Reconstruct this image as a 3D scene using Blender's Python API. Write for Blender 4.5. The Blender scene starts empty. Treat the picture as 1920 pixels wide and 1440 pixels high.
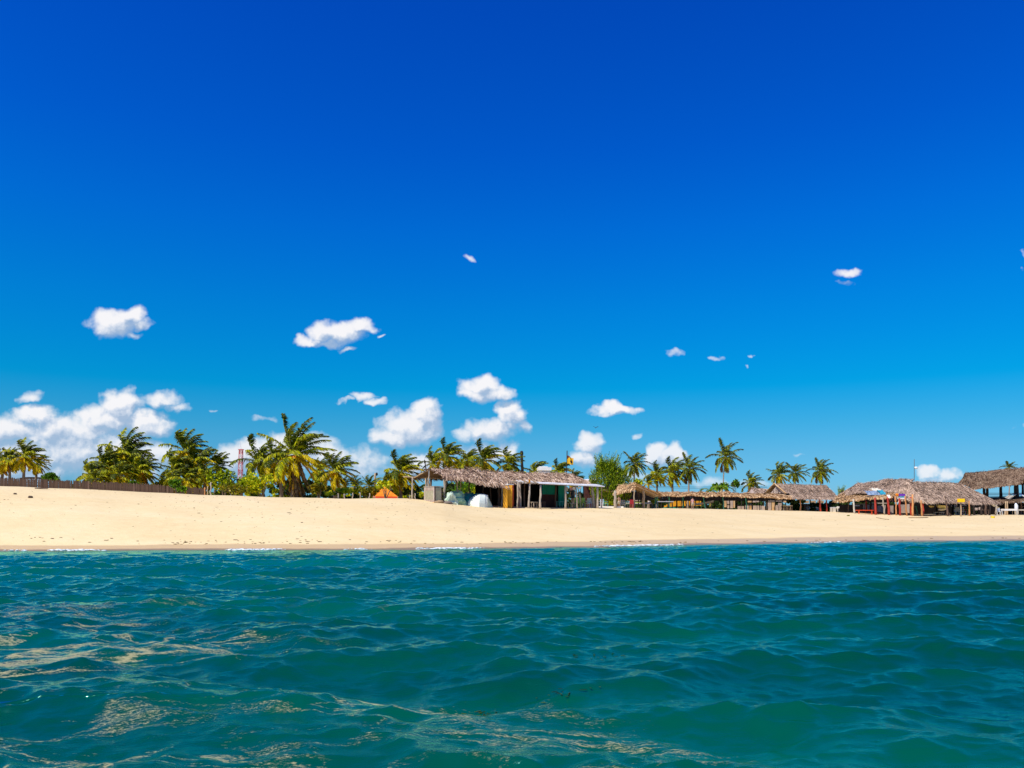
import bpy, math, random
import numpy as np
from mathutils import Vector, Matrix

# ------------------------------------------------------------------ camera, sky, sun, exposure
F = 1500.0            # focal length in photograph pixels (photograph is 1920 wide)
CX, HY = 960.0, 960.0 # principal column, horizon row
EYE = 2.0
scene = bpy.context.scene
col = scene.collection
cam_d = bpy.data.cameras.new('camera'); cam = bpy.data.objects.new('camera', cam_d); col.objects.link(cam)
cam.location = (0, 0, EYE); cam.rotation_euler = (math.pi/2, 0, 0)
cam_d.sensor_width = 36.0; cam_d.lens = F/1920*36.0; cam_d.shift_y = (HY-720)/1920
cam_d.clip_start = 0.1; cam_d.clip_end = 12000
scene.camera = cam
scene.view_settings.view_transform = 'Standard'; scene.view_settings.look = 'None'
scene.view_settings.exposure = 0.0; scene.view_settings.gamma = 1.0
scene.view_settings.use_curve_mapping = False
SUN_DIR = Vector((-0.50, -0.52, 0.95)).normalized()
SUN_EL = math.asin(SUN_DIR.z); SUN_ROT = math.atan2(SUN_DIR.x, SUN_DIR.y)
sun_d = bpy.data.lights.new('sun', 'SUN'); sun = bpy.data.objects.new('sun', sun_d); col.objects.link(sun)
sun_d.energy = 5.0; sun_d.angle = math.radians(0.5); sun_d.color = (1.0, 0.96, 0.88)
sun.rotation_euler = (-SUN_DIR).to_track_quat('-Z', 'Y').to_euler(); sun.location = (-40, -30, 60)

CLOUDS = [ # cx, cy, rx, ry, amplitude (photograph pixels from the horizon point)
 (212,608,42,24,1),(240,594,30,18,1),(264,606,26,12,.9),(252,627,26,9,.8),(190,618,24,11,.9),
 (575,640,28,11,1),(605,624,28,18,1),(640,625,40,20,1),(676,613,28,12,1),(625,645,32,9,.9),(654,656,20,5,.8),(716,627,6,5,.6),
 (882,484,16,7,.65),(1588,511,28,9,.78),(1585,529,17,6,.52),(1264,660,22,8,.62),(1347,675,14,6,.5),(1408,664,9,4,.5),(1402,685,6,4,.4),
 (905,728,35,20,1.1),(928,738,30,14,1),(890,740,26,12,1),
 (675,746,22,9,.9),(702,756,22,8,.8),(645,750,15,5,.6),
 (800,776,24,26,1.1),(768,800,46,28,1.1),(735,818,38,17,1),(790,808,36,22,1),
 (955,778,25,24,1.1),(920,805,50,20,1),(872,815,30,13,.9),(982,800,17,17,.9),(895,840,60,16,.8),(945,848,30,22,1),(840,870,60,25,.7),
 (1155,768,42,9,1),(1148,761,22,10,1),(1105,832,25,19,1),(1092,860,22,20,.95),(1190,819,14,6,.7),
 (1233,852,18,18,1.1),(1264,850,22,18,1.1),(1250,862,36,14,1),
 (1742,885,20,13,.95),(1775,889,22,13,.95),(1757,899,40,10,.85),(1500,858,16,6,.5),(1915,797,16,7,.55),(1921,488,7,30,.5),
 (62,745,26,14,.8),(225,762,36,26,1.15),(195,787,45,24,1.1),(65,780,38,18,1),(300,750,46,16,.9),(335,762,30,9,.8),
 (15,806,50,28,1.1),(120,806,95,26,1.0),(275,792,50,24,1.0),(150,845,150,38,1.0),(50,865,115,44,1.0),(230,865,95,42,1.0),(175,812,45,16,1.0),(110,842,50,16,1.0),(70,820,30,14,1.0),(400,768,13,5,.45),
 (290,850,40,28,1),(480,845,46,22,1.1),(450,862,46,30,1.05),(560,838,70,24,1.05),(605,858,50,26,1.05),(680,872,64,38,.85),(500,786,30,8,.55),
 (785,872,34,24,1.1),(1180,890,60,14,.6),(1340,905,50,12,.6),(1420,905,60,12,.6),
 (-120,850,150,50,1.1),(-300,800,120,35,1),(-180,700,60,18,.9),(-500,860,200,40,1),(2100,880,90,20,.9),(2250,800,60,25,1),(2500,860,150,35,1),
]
def build_world():
    w = bpy.data.worlds.new('World'); scene.world = w; w.use_nodes = True
    nt = w.node_tree; N = nt.nodes; Lk = nt.links
    N.clear()
    def n(t, **k):
        x = N.new(t)
        for a, b in k.items(): setattr(x, a, b)
        return x
    def m(op, a, b=None, c=None, clamp=False):
        x = n('ShaderNodeMath', operation=op); x.use_clamp = clamp
        for i, v in enumerate((a, b, c)):
            if v is None: continue
            if isinstance(v, (int, float)): x.inputs[i].default_value = v
            else: Lk.new(v, x.inputs[i])
        return x.outputs[0]
    def vm(op, a, b=None, c=None, out=0):
        x = n('ShaderNodeVectorMath', operation=op)
        for i, v in enumerate((a, b, c)):
            if v is None: continue
            if isinstance(v, tuple): x.inputs[i].default_value = v
            else: Lk.new(v, x.inputs[i])
        return x.outputs[out]
    tc = n('ShaderNodeTexCoord')
    sep = n('ShaderNodeSeparateXYZ'); Lk.new(tc.outputs['Generated'], sep.inputs[0])
    sky = n('ShaderNodeTexSky'); sky.sky_type = 'NISHITA'; sky.sun_disc = False
    sky.sun_elevation = SUN_EL; sky.sun_rotation = SUN_ROT
    sky.air_density = 1.0; sky.dust_density = 0.3; sky.ozone_density = 3.0
    ramp = n('ShaderNodeValToRGB'); Lk.new(sep.outputs['Z'], ramp.inputs[0])
    pts = [(0.0,(.30,.70,1.3)),(.07,(.22,.69,1.08)),(.105,(.12,.71,1.06)),(.15,(.004,.73,1.14)),(.24,(.002,.69,1.36)),
           (.33,(.002,.60,1.56)),(.41,(.002,.50,1.62)),(.53,(.004,.42,1.62)),(1.0,(.05,.42,1.5))]
    els = ramp.color_ramp.elements
    while len(els) < len(pts): els.new(0.5)
    for e, (p, c) in zip(els, pts): e.position = p; e.color = (c[0]/2, c[1]/2, c[2]/2, 1)
    tint = vm('SCALE', ramp.outputs[0]); tint.node.inputs['Scale'].default_value = 2.0
    skyc = vm('MULTIPLY', sky.outputs[0], tint)
    bg = n('ShaderNodeBackground'); bg.inputs[1].default_value = 0.1; Lk.new(skyc, bg.inputs[0])
    # cumulus: fields of soft lobes in direction space, broken up by noise
    dy = m('MAXIMUM', sep.outputs['Y'], 0.2)
    u = m('DIVIDE', sep.outputs['X'], dy); v = m('DIVIDE', sep.outputs['Z'], dy)
    cmb = n('ShaderNodeCombineXYZ'); Lk.new(u, cmb.inputs[0]); Lk.new(v, cmb.inputs[1])
    uv0 = cmb.outputs[0]
    wn = n('ShaderNodeTexNoise'); wn.inputs['Scale'].default_value = 38; wn.inputs['Detail'].default_value = 3
    Lk.new(uv0, wn.inputs['Vector'])
    off = vm('SUBTRACT', wn.outputs['Color'], (.5, .5, .5))
    off = vm('MULTIPLY', off, (.042, .026, 0))
    uv1 = vm('ADD', uv0, off)
    grp = bpy.data.node_groups.new('cloud_field', 'ShaderNodeTree')
    grp.interface.new_socket('P', in_out='INPUT', socket_type='NodeSocketVector')
    grp.interface.new_socket('F', in_out='OUTPUT', socket_type='NodeSocketFloat')
    gi = grp.nodes.new('NodeGroupInput'); go = grp.nodes.new('NodeGroupOutput')
    acc = None
    for (cx, cy, rx, ry, a) in CLOUDS:
        if a >= .95: a *= 1.22
        ix, iy = F/rx/1.18, F/ry/1.18
        x = grp.nodes.new('ShaderNodeVectorMath'); x.operation = 'MULTIPLY_ADD'
        grp.links.new(gi.outputs[0], x.inputs[0])
        x.inputs[1].default_value = (ix, iy, 0)
        x.inputs[2].default_value = (-(cx-CX)/F*ix, -(HY-cy)/F*iy, 0)
        d = grp.nodes.new('ShaderNodeVectorMath'); d.operation = 'DOT_PRODUCT'
        grp.links.new(x.outputs[0], d.inputs[0]); grp.links.new(x.outputs[0], d.inputs[1])
        s = grp.nodes.new('ShaderNodeMath'); s.operation = 'SUBTRACT'; s.inputs[0].default_value = a
        grp.links.new(d.outputs['Value'], s.inputs[1])
        if acc is None: acc = s.outputs[0]
        else:
            k = grp.nodes.new('ShaderNodeMath'); k.operation = 'SMOOTH_MAX'; k.inputs[2].default_value = 0.15
            grp.links.new(acc, k.inputs[0]); grp.links.new(s.outputs[0], k.inputs[1]); acc = k.outputs[0]
    grp.links.new(acc, go.inputs[0])
    def field(vec):
        g = n('ShaderNodeGroup'); g.node_tree = grp; Lk.new(vec, g.inputs[0]); return g.outputs[0]
    def fbm(vec, scale, detail=6, rough=.55):
        t = n('ShaderNodeTexNoise'); t.inputs['Scale'].default_value = scale; t.inputs['Detail'].default_value = detail
        t.inputs['Roughness'].default_value = rough; Lk.new(vec, t.inputs['Vector']); return t.outputs['Fac']
    Fd = field(uv1)
    nz = fbm(uv0, 48, 7, .58)
    dens = m('ADD', Fd, m('MULTIPLY', m('SUBTRACT', nz, .5), 1.25))
    mr = n('ShaderNodeMapRange', interpolation_type='SMOOTHSTEP'); Lk.new(dens, mr.inputs[0])
    mr.inputs[1].default_value = .0; mr.inputs[2].default_value = 1.1
    # light: compare the field towards the sun (up and left) with the field here
    uv2 = vm('ADD', uv1, (-.0055, .0125, 0))
    F2 = field(uv2)
    nz2 = fbm(vm('ADD', uv0, (-.004, .006, 0)), 48, 4, .58)
    lit = m('ADD', m('MULTIPLY', m('SUBTRACT', Fd, F2), .9), m('MULTIPLY', m('SUBTRACT', nz, nz2), 1.5))
    lit = m('ADD', lit, .36, clamp=True)
    cr = n('ShaderNodeValToRGB'); Lk.new(lit, cr.inputs[0])
    ce = cr.color_ramp.elements; ce[0].position = .10; ce[0].color = (.40, .52, .70, 1); ce[1].position = .78; ce[1].color = (.95, .94, .96, 1)
    e = ce.new(.42); e.color = (.66, .73, .85, 1)
    bgc = n('ShaderNodeBackground'); Lk.new(cr.outputs[0], bgc.inputs[0]); bgc.inputs[1].default_value = 1.0
    # aerial veil: clouds get thinner in contrast towards the horizon
    hz = n('ShaderNodeMapRange', interpolation_type='SMOOTHSTEP'); Lk.new(v, hz.inputs[0])
    for i_, q_ in enumerate((.03, .14, .80, .98)): hz.inputs[i_+1].default_value = q_
    alpha = m('MULTIPLY', mr.outputs[0], hz.outputs[0])
    mixc = n('ShaderNodeMixShader'); Lk.new(alpha, mixc.inputs[0]); Lk.new(bg.outputs[0], mixc.inputs[1]); Lk.new(bgc.outputs[0], mixc.inputs[2])
    # evaluate clouds only in the belt where they stand
    inb = m('MULTIPLY', m('GREATER_THAN', sep.outputs['Y'], .35), m('MULTIPLY', m('LESS_THAN', v, .345), m('GREATER_THAN', v, -.01)))
    mix = n('ShaderNodeMixShader'); Lk.new(inb, mix.inputs[0]); Lk.new(bg.outputs[0], mix.inputs[1]); Lk.new(mixc.outputs[0], mix.inputs[2])
    out = n('ShaderNodeOutputWorld'); Lk.new(mix.outputs[0], out.inputs[0])
build_world()

# ------------------------------------------------------------------ helpers
rng = random.Random(7)
def P(px, py, Y): return Vector(((px-CX)/F*Y, Y, EYE+(HY-py)/F*Y))
def tag(o, label=None, cat=None, group=None, kind=None):
    if label: o['label'] = label
    if cat: o['category'] = cat
    if group: o['group'] = group
    if kind: o['kind'] = kind
    return o
def thing(name, loc, label, cat, group=None):
    o = bpy.data.objects.new(name, None); col.objects.link(o); o.location = loc; o.empty_display_size = .3
    return tag(o, label, cat, group)
ROOT = {}
def root_loc(parent):
    while parent is not None and parent.parent is not None: parent = parent.parent
    return Vector(parent.location) if parent else Vector((0, 0, 0))
class MB:
    def __init__(s): s.v = []; s.f = []; s.m = []
    def quad(s, a, b, c, d, m=0):
        i = len(s.v); s.v += [tuple(a), tuple(b), tuple(c), tuple(d)]; s.f.append((i, i+1, i+2, i+3)); s.m.append(m); return s
    def tri(s, a, b, c, m=0):
        i = len(s.v); s.v += [tuple(a), tuple(b), tuple(c)]; s.f.append((i, i+1, i+2)); s.m.append(m); return s
    def tube(s, pts, rad, n=6, m=0, cap=True):
        pts = [Vector(p) for p in pts]; i0 = len(s.v)
        if isinstance(rad, (int, float)): rad = [rad]*len(pts)
        for k, p in enumerate(pts):
            t = (pts[min(k+1, len(pts)-1)]-pts[max(k-1, 0)]).normalized()
            a = t.cross(Vector((0, 0, 1)) if abs(t.z) < .9 else Vector((1, 0, 0))).normalized(); b = t.cross(a)
            for j in range(n):
                an = 2*math.pi*j/n; s.v.append(tuple(p+(a*math.cos(an)+b*math.sin(an))*rad[k]))
        for k in range(len(pts)-1):
            for j in range(n):
                q = i0+k*n+j; r = i0+k*n+(j+1) % n; s.f.append((q, r, r+n, q+n)); s.m.append(m)
        if cap:
            s.f.append(tuple(i0+j for j in range(n))[::-1]); s.m.append(m)
            e = i0+(len(pts)-1)*n; s.f.append(tuple(e+j for j in range(n))); s.m.append(m)
        return s
    def box(s, c, sz, ang=0, m=0, ex=None, ey=None):
        c = Vector(c); ex = ex or Vector((math.cos(ang), math.sin(ang), 0)); ey = ey or Vector((-math.sin(ang), math.cos(ang), 0)); ez = ex.cross(ey)
        i = len(s.v)
        for dz in (-.5, .5):
            for (dx, dy) in ((-.5, -.5), (.5, -.5), (.5, .5), (-.5, .5)):
                s.v.append(tuple(c+ex*dx*sz[0]+ey*dy*sz[1]+ez*dz*sz[2]))
        for f in ((3, 2, 1, 0), (4, 5, 6, 7), (0, 1, 5, 4), (1, 2, 6, 5), (2, 3, 7, 6), (3, 0, 4, 7)):
            s.f.append(tuple(i+k for k in f)); s.m.append(m)
        return s
    def slab(s, a, b, c, d, th, m=0):
        a, b, c, d = map(Vector, (a, b, c, d)); nrm = (b-a).cross(d-a).normalized()
        if nrm.length < .5: nrm = (c-b).cross(a-b).normalized()
        if nrm.z < 0: nrm = -nrm
        lo = [p-nrm*th for p in (a, b, c, d)]; hi = [a, b, c, d]; i = len(s.v)
        s.v += [tuple(p) for p in lo+hi]
        for f in ((3, 2, 1, 0), (4, 5, 6, 7), (0, 1, 5, 4), (1, 2, 6, 5), (2, 3, 7, 6), (3, 0, 4, 7)):
            s.f.append(tuple(i+k for k in f)); s.m.append(m)
        return s
    def blob(s, c, r, seed=0, rings=5, segs=8, rough=.15, m=0):
        rg = random.Random(seed); c = Vector(c); i0 = len(s.v)
        for a in range(1, rings):
            th = math.pi*a/rings
            for b in range(segs):
                ph = 2*math.pi*b/segs; k = 1+rg.uniform(-rough, rough)
                s.v.append((c.x+r[0]*k*math.sin(th)*math.cos(ph), c.y+r[1]*k*math.sin(th)*math.sin(ph), c.z+r[2]*k*math.cos(th)))
        top = len(s.v); s.v.append((c.x, c.y, c.z+r[2])); bot = len(s.v); s.v.append((c.x, c.y, c.z-r[2]))
        for a in range(rings-2):
            for b in range(segs):
                q = i0+a*segs+b; w = i0+a*segs+(b+1) % segs; s.f.append((q, q+segs, w+segs, w)); s.m.append(m)
        for b in range(segs):
            s.f.append((top, i0+b, i0+(b+1) % segs)); s.m.append(m)
            e = i0+(rings-2)*segs; s.f.append((bot, e+(b+1) % segs, e+b)); s.m.append(m)
        return s
    def build(s, name, mats, parent=None, smooth=False, kind=None):
        rl = root_loc(parent); me = bpy.data.meshes.new(name)
        me.from_pydata([(x-rl.x, y-rl.y, z-rl.z) for x, y, z in s.v], [], s.f)
        if not isinstance(mats, (list, tuple)): mats = [mats]
        for mt in mats: me.materials.append(mt)
        me.polygons.foreach_set('material_index', s.m)
        if smooth: me.polygons.foreach_set('use_smooth', [True]*len(s.f))
        me.update()
        o = bpy.data.objects.new(name, me); col.objects.link(o)
        if parent: o.parent = parent
        if kind: o['kind'] = kind
        return o
def np_mesh(name, V, Fq, mat, smooth=True):
    me = bpy.data.meshes.new(name); me.vertices.add(len(V)); me.vertices.foreach_set('co', V.astype(np.float32).ravel())
    me.loops.add(Fq.size); me.loops.foreach_set('vertex_index', Fq.astype(np.int32).ravel())
    me.polygons.add(len(Fq)); me.polygons.foreach_set('loop_start', np.arange(0, Fq.size, Fq.shape[1], dtype=np.int32))
    me.polygons.foreach_set('use_smooth', np.full(len(Fq), smooth))
    me.materials.append(mat); me.update(); me.validate()
    o = bpy.data.objects.new(name, me); col.objects.link(o); return o
def grid_faces(nr, nc):
    i = np.arange(nr*nc).reshape(nr, nc)
    return np.stack([i[:-1, :-1], i[:-1, 1:], i[1:, 1:], i[1:, :-1]], -1).reshape(-1, 4)

# ------------------------------------------------------------------ materials
class NB:
    def __init__(s, name):
        s.mat = bpy.data.materials.new(name); s.mat.use_nodes = True; s.nt = s.mat.node_tree
        s.bsdf = s.nt.nodes['Principled BSDF']; s.out = s.nt.nodes['Material Output']
    def n(s, t, **k):
        x = s.nt.nodes.new(t)
        for a, b in k.items(): setattr(x, a, b)
        return x
    def l(s, a, b): s.nt.links.new(a, b)
    def m(s, op, a, b=None, c=None, clamp=False):
        x = s.n('ShaderNodeMath', operation=op); x.use_clamp = clamp
        for i, v in enumerate((a, b, c)):
            if v is None: continue
            if isinstance(v, (int, float)): x.inputs[i].default_value = v
            else: s.l(v, x.inputs[i])
        return x.outputs[0]
    def noise(s, vec, scale, detail=4, rough=.55, dist=0, out='Fac'):
        t = s.n('ShaderNodeTexNoise'); t.inputs['Scale'].default_value = scale; t.inputs['Detail'].default_value = detail
        t.inputs['Roughness'].default_value = rough; t.inputs['Distortion'].default_value = dist
        if vec is not None: s.l(vec, t.inputs['Vector'])
        return t.outputs[out]
    def ramp(s, fac, stops):
        r = s.n('ShaderNodeValToRGB'); s.l(fac, r.inputs[0]); e = r.color_ramp.elements
        while len(e) < len(stops): e.new(.5)
        for x, (p, c) in zip(e, stops): x.position = p; x.color = (*c, 1)
        return r.outputs[0]
    def mapr(s, v, a, b, c=0, d=1, smooth=True):
        x = s.n('ShaderNodeMapRange', interpolation_type='SMOOTHSTEP' if smooth else 'LINEAR'); s.l(v, x.inputs[0])
        for i, q in enumerate((a, b, c, d)): x.inputs[i+1].default_value = q
        return x.outputs[0]
    def mix(s, fac, a, b, blend='MIX'):
        x = s.n('ShaderNodeMix', data_type='RGBA', blend_type=blend)
        for i, v in ((0, fac), (6, a), (7, b)):
            if isinstance(v, (int, float)): x.inputs[i].default_value = v
            elif isinstance(v, tuple): x.inputs[i].default_value = (*v, 1)
            else: s.l(v, x.inputs[i])
        return x.outputs[2]
    def obj(s): return s.n('ShaderNodeTexCoord').outputs['Object']
    def pos(s): return s.n('ShaderNodeNewGeometry').outputs['Position']
    def scalev(s, vec, sc):
        x = s.n('ShaderNodeVectorMath', operation='MULTIPLY'); s.l(vec, x.inputs[0]); x.inputs[1].default_value = sc; return x.outputs[0]
    def bump(s, h, strength=.5, dist=.05):
        b = s.n('ShaderNodeBump'); b.inputs['Strength'].default_value = strength; b.inputs['Distance'].default_value = dist
        s.l(h, b.inputs['Height']); s.l(b.outputs[0], s.bsdf.inputs['Normal']); return b
def simple(name, c, rough=.8, var=.35, scale=6, stretch=(1, 1, 1), spec=.3, metal=0, bump=.3, c2=None):
    b = NB(name); v = b.scalev(b.obj(), stretch); f = b.noise(v, scale, 6, .65)
    info = b.n('ShaderNodeObjectInfo').outputs['Random']
    f2 = b.m('ADD', b.m('MULTIPLY', b.m('SUBTRACT', f, .5), 2.0), b.m('MULTIPLY', info, .35))
    lo = tuple(x*(1-var) for x in c); hi = c2 or tuple(min(1, x*(1+var*.6)) for x in c)
    b.l(b.ramp(b.m('ADD', f2, .35, clamp=True), [(0, lo), (1, hi)]), b.bsdf.inputs['Base Color'])
    b.bsdf.inputs['Roughness'].default_value = rough; b.bsdf.inputs['Specular IOR Level'].default_value = spec
    b.bsdf.inputs['Metallic'].default_value = metal
    if bump: b.bump(f, bump, .02)
    return b.mat
def leafy(name, stops, trans=.35, objvar=.25, gloss=.45):
    b = NB(name); geo = b.n('ShaderNodeNewGeometry'); isl = geo.outputs['Random Per Island']
    info = b.n('ShaderNodeObjectInfo').outputs['Random']
    f = b.m('ADD', b.m('MULTIPLY', isl, 1-objvar), b.m('MULTIPLY', info, objvar))
    c = b.ramp(f, stops); b.l(c, b.bsdf.inputs['Base Color'])
    b.bsdf.inputs['Roughness'].default_value = gloss; b.bsdf.inputs['Specular IOR Level'].default_value = .12
    tr = b.n('ShaderNodeBsdfTranslucent'); c2 = b.mix(1.0, c, (1.5, 1.35, .35), 'MULTIPLY'); b.l(c2, tr.inputs[0])
    mx = b.n('ShaderNodeMixShader'); mx.inputs[0].default_value = trans
    b.l(b.bsdf.outputs[0], mx.inputs[1]); b.l(tr.outputs[0], mx.inputs[2]); b.l(mx.outputs[0], b.out.inputs[0])
    return b.mat
M = {}
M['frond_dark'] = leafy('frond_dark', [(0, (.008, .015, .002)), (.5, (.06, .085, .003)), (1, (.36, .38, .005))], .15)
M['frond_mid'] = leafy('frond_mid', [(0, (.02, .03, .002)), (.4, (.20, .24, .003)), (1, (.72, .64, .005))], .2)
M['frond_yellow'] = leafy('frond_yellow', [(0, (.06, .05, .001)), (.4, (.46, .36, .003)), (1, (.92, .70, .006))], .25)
M['frond_orange'] = leafy('frond_orange', [(0, (.18, .08, .006)), (.5, (.55, .28, .01)), (1, (.80, .45, .02))], .2)
M['frond_dead'] = leafy('frond_dead', [(0, (.04, .02, .01)), (.6, (.16, .085, .035)), (1, (.36, .22, .10))], .05, gloss=.8)
M['rachis'] = simple('rachis', (.30, .26, .06), .5, .4, 5)
M['leaf_lime'] = leafy('leaf_lime', [(0, (.02, .05, .002)), (.3, (.16, .24, .004)), (.65, (.50, .56, .008)), (1, (.85, .70, .02))], .25)
M['leaf_green'] = leafy('leaf_green', [(0, (.015, .05, .004)), (.5, (.10, .22, .008)), (1, (.32, .46, .015))], .25)
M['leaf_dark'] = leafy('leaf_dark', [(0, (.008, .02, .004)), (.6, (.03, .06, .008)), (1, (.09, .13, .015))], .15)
M['leaf_olive'] = leafy('leaf_olive', [(0, (.02, .03, .002)), (.5, (.13, .14, .005)), (1, (.48, .34, .015))], .2)
M['needle'] = leafy('needle', [(0, (.012, .03, .003)), (.4, (.12, .21, .005)), (1, (.62, .66, .015))], .15)
M['bark'] = simple('bark', (.20, .15, .10), .9, .5, 9, (1, 1, 4))
M['bark_pale'] = simple('bark_pale', (.34, .27, .20), .9, .5, 9, (1, 1, 4))
def thatch_mat(name, stops, under=(.05, .032, .018)):
    b = NB(name); geo = b.n('ShaderNodeNewGeometry'); isl = geo.outputs['Random Per Island']
    pn = b.noise(b.obj(), .9, 5, .6); f = b.m('ADD', b.m('MULTIPLY', isl, .55), b.m('MULTIPLY', b.m('SUBTRACT', pn, .27), .80), clamp=True)
    b.l(b.ramp(f, stops), b.bsdf.inputs['Base Color']); b.bsdf.inputs['Roughness'].default_value = .85
    b.bsdf.inputs['Specular IOR Level'].default_value = .15
    return b.mat
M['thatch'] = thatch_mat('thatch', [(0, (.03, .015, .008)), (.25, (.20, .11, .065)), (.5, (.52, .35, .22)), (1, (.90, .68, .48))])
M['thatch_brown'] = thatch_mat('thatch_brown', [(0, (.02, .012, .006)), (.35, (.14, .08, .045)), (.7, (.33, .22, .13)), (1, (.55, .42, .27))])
M['thatch_shaded'] = thatch_mat('thatch_shaded', [(0, (.012, .007, .004)), (.4, (.06, .033, .016)), (.75, (.15, .09, .045)), (1, (.30, .20, .11))])  # darker thatch, shade on the roof underside put into the colour
M['thatch_orange'] = thatch_mat('thatch_orange', [(0, (.08, .03, .01)), (.3, (.34, .18, .07)), (.6, (.66, .42, .20)), (1, (.85, .66, .42))])
M['thatch_grey'] = thatch_mat('thatch_grey', [(0, (.06, .038, .022)), (.32, (.25, .165, .11)), (.65, (.54, .375, .25)), (1, (.82, .61, .42))])
M['post_pale'] = simple('post_pale', (.46, .37, .27), .85, .5, 5, (6, 6, 1))
M['post_tan'] = simple('post_tan', (.48, .33, .18), .85, .5, 5, (6, 6, 1))
M['post_brown'] = simple('post_brown', (.15, .09, .06), .9, .5, 5, (6, 6, 1))
M['post_dark'] = simple('post_dark', (.035, .025, .02), .9, .5, 5, (6, 6, 1))
M['post_red'] = simple('post_red', (.42, .04, .02), .6, .45, 3, (6, 6, 1))
M['post_orange'] = simple('post_orange', (.62, .27, .09), .6, .45, 3, (6, 6, 1))
M['post_green'] = simple('post_green', (.05, .26, .17), .6, .5, 3, (6, 6, 1))
M['shade_dark'] = simple('shade_dark', (.012, .009, .008), .95, .5, 3, (1, 1, .3), spec=.05)  # near-black, stands in for the shade under the roofs
M['wall_green'] = simple('wall_green', (.0, .26, .17), .7, .35, 2, (4, 4, .5))
M['wall_maroon'] = simple('wall_maroon', (.07, .02, .015), .8, .5, 3)
M['orange_board'] = simple('orange_board', (.85, .33, .008), .6, .3, 2.5, (3, 3, .6), c2=(.95, .45, .02))
M['orange_cloth'] = simple('orange_cloth', (.90, .22, .005), .7, .3, 2.2, c2=(1.0, .32, .01))
M['red_paint'] = simple('red_paint', (.65, .07, .015), .5, .35, 3)
M['white_paint'] = simple('white_paint', (.84, .80, .72), .45, .12, 2.5, bump=.1)

M['cream_wall'] = simple('cream_wall', (.62, .55, .42), .8, .3, 1.5)
M['metal_sheet'] = simple('metal_sheet', (.86, .82, .74), .4, .12, 1.2, (1, 4, 1), bump=.1)
M['concrete'] = simple('concrete', (.60, .56, .50), .85, .3, 3)
M['stone'] = simple('stone', (.22, .17, .13), .9, .4, 6)
M['plywood_pink'] = simple('plywood_pink', (.50, .30, .19), .8, .45, 2.2, (3, 3, .7), c2=(.55, .46, .36))
M['panel_grey'] = simple('panel_grey', (.40, .35, .22), .7, .35, 3, (2, 2, 1))
M['tent_white'] = simple('tent_white', (.80, .84, .70), .6, .12, 3, bump=.1)
M['tarp_green'] = simple('tarp_green', (.16, .44, .26), .5, .45, 2.5, c2=(.45, .66, .44))
M['tarp_teal'] = simple('tarp_teal', (.02, .20, .18), .45, .4, 3)
M['tarp_pale'] = simple('tarp_pale', (.62, .70, .52), .6, .3, 3)
M['tarp_blue'] = simple('tarp_blue', (.10, .22, .40), .6, .4, 3, c2=(.40, .46, .52))
M['tarp_cyan'] = simple('tarp_cyan', (.03, .32, .42), .5, .3, 3)
M['reed'] = simple('reed', (.42, .30, .22), .9, .45, 4, (5, 5, .5), c2=(.62, .48, .38))
M['paling'] = simple('paling', (.07, .035, .02), .9, .5, 3, (6, 6, 1), c2=(.13, .075, .045))
M['yellow_paint'] = simple('yellow_paint', (.90, .58, .005), .5, .15, 3)
M['yellow_cloth'] = simple('yellow_cloth', (.85, .55, .06), .7, .3, 3, c2=(.9, .72, .30))
M['tower_red'] = simple('tower_red', (.55, .12, .12), .6, .2, 3)
M['tower_white'] = simple('tower_white', (.75, .72, .75), .6, .2, 3)
M['plastic_white'] = simple('plastic_white', (.75, .75, .74), .4, .1, 3, bump=0)
M['plastic_green'] = simple('plastic_green', (.45, .62, .08), .4, .2, 3, bump=0)
M['plastic_teal'] = simple('plastic_teal', (.08, .34, .28), .4, .2, 3, bump=0)
M['plastic_red'] = simple('plastic_red', (.45, .04, .05), .4, .2, 3, bump=0)
M['navy'] = simple('navy', (.02, .03, .10), .7, .3, 3)
M['purple'] = simple('purple', (.16, .03, .40), .6, .3, 3)
M['skin'] = simple('skin', (.36, .20, .12), .6, .12, 8, bump=0)
M['hair'] = simple('hair', (.015, .01, .008), .6, .3, 20)
M['cloth_pink'] = simple('cloth_pink', (.62, .30, .26), .8, .2, 6)
M['cloth_beige'] = simple('cloth_beige', (.50, .43, .30), .8, .2, 6)
M['cloth_black'] = simple('cloth_black', (.02, .03, .04), .8, .3, 6)
M['cloth_white'] = simple('cloth_white', (.75, .73, .70), .8, .15, 6)
M['driftwood'] = simple('driftwood', (.10, .06, .04), .9, .5, 6, (1, 6, 6))
M['plank_tan'] = simple('plank_tan', (.38, .25, .13), .9, .4, 6, (1, 6, 6))
M['seaweed'] = simple('seaweed', (.16, .09, .04), .9, .6, 12)
M['bird'] = simple('bird_dark', (.02, .02, .03), .8, .2, 6)
M['wire'] = simple('wire', (.02, .02, .02), .6, .2, 6)

# sand
b = NB('sand'); pos = b.pos(); sp = b.n('ShaderNodeSeparateXYZ'); b.l(pos, sp.inputs[0])
big = b.noise(b.scalev(pos, (1, 2.2, 2)), .12, 5, .6); mid = b.noise(b.scalev(pos, (1, 1.5, 1)), 1.4, 6, .65); fine = b.noise(pos, 14, 4, .7)
c = b.ramp(b.m('ADD', b.m('MULTIPLY', big, .6), b.m('MULTIPLY', mid, .4)), [(.25, (.72, .52, .24)), (.5, (.81, .62, .315)), (.75, (.86, .69, .39))])
c = b.mix(b.mapr(fine, .35, .7, 0, .18), c, (.60, .42, .22))
vor = b.n('ShaderNodeTexVoronoi'); b.l(b.scalev(pos, (1, .55, 1)), vor.inputs['Vector']); vor.inputs['Scale'].default_value = 1.1; vor.inputs['Randomness'].default_value = 1
patch = b.mapr(b.noise(pos, .25, 4, .6), .50, .66)
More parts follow.
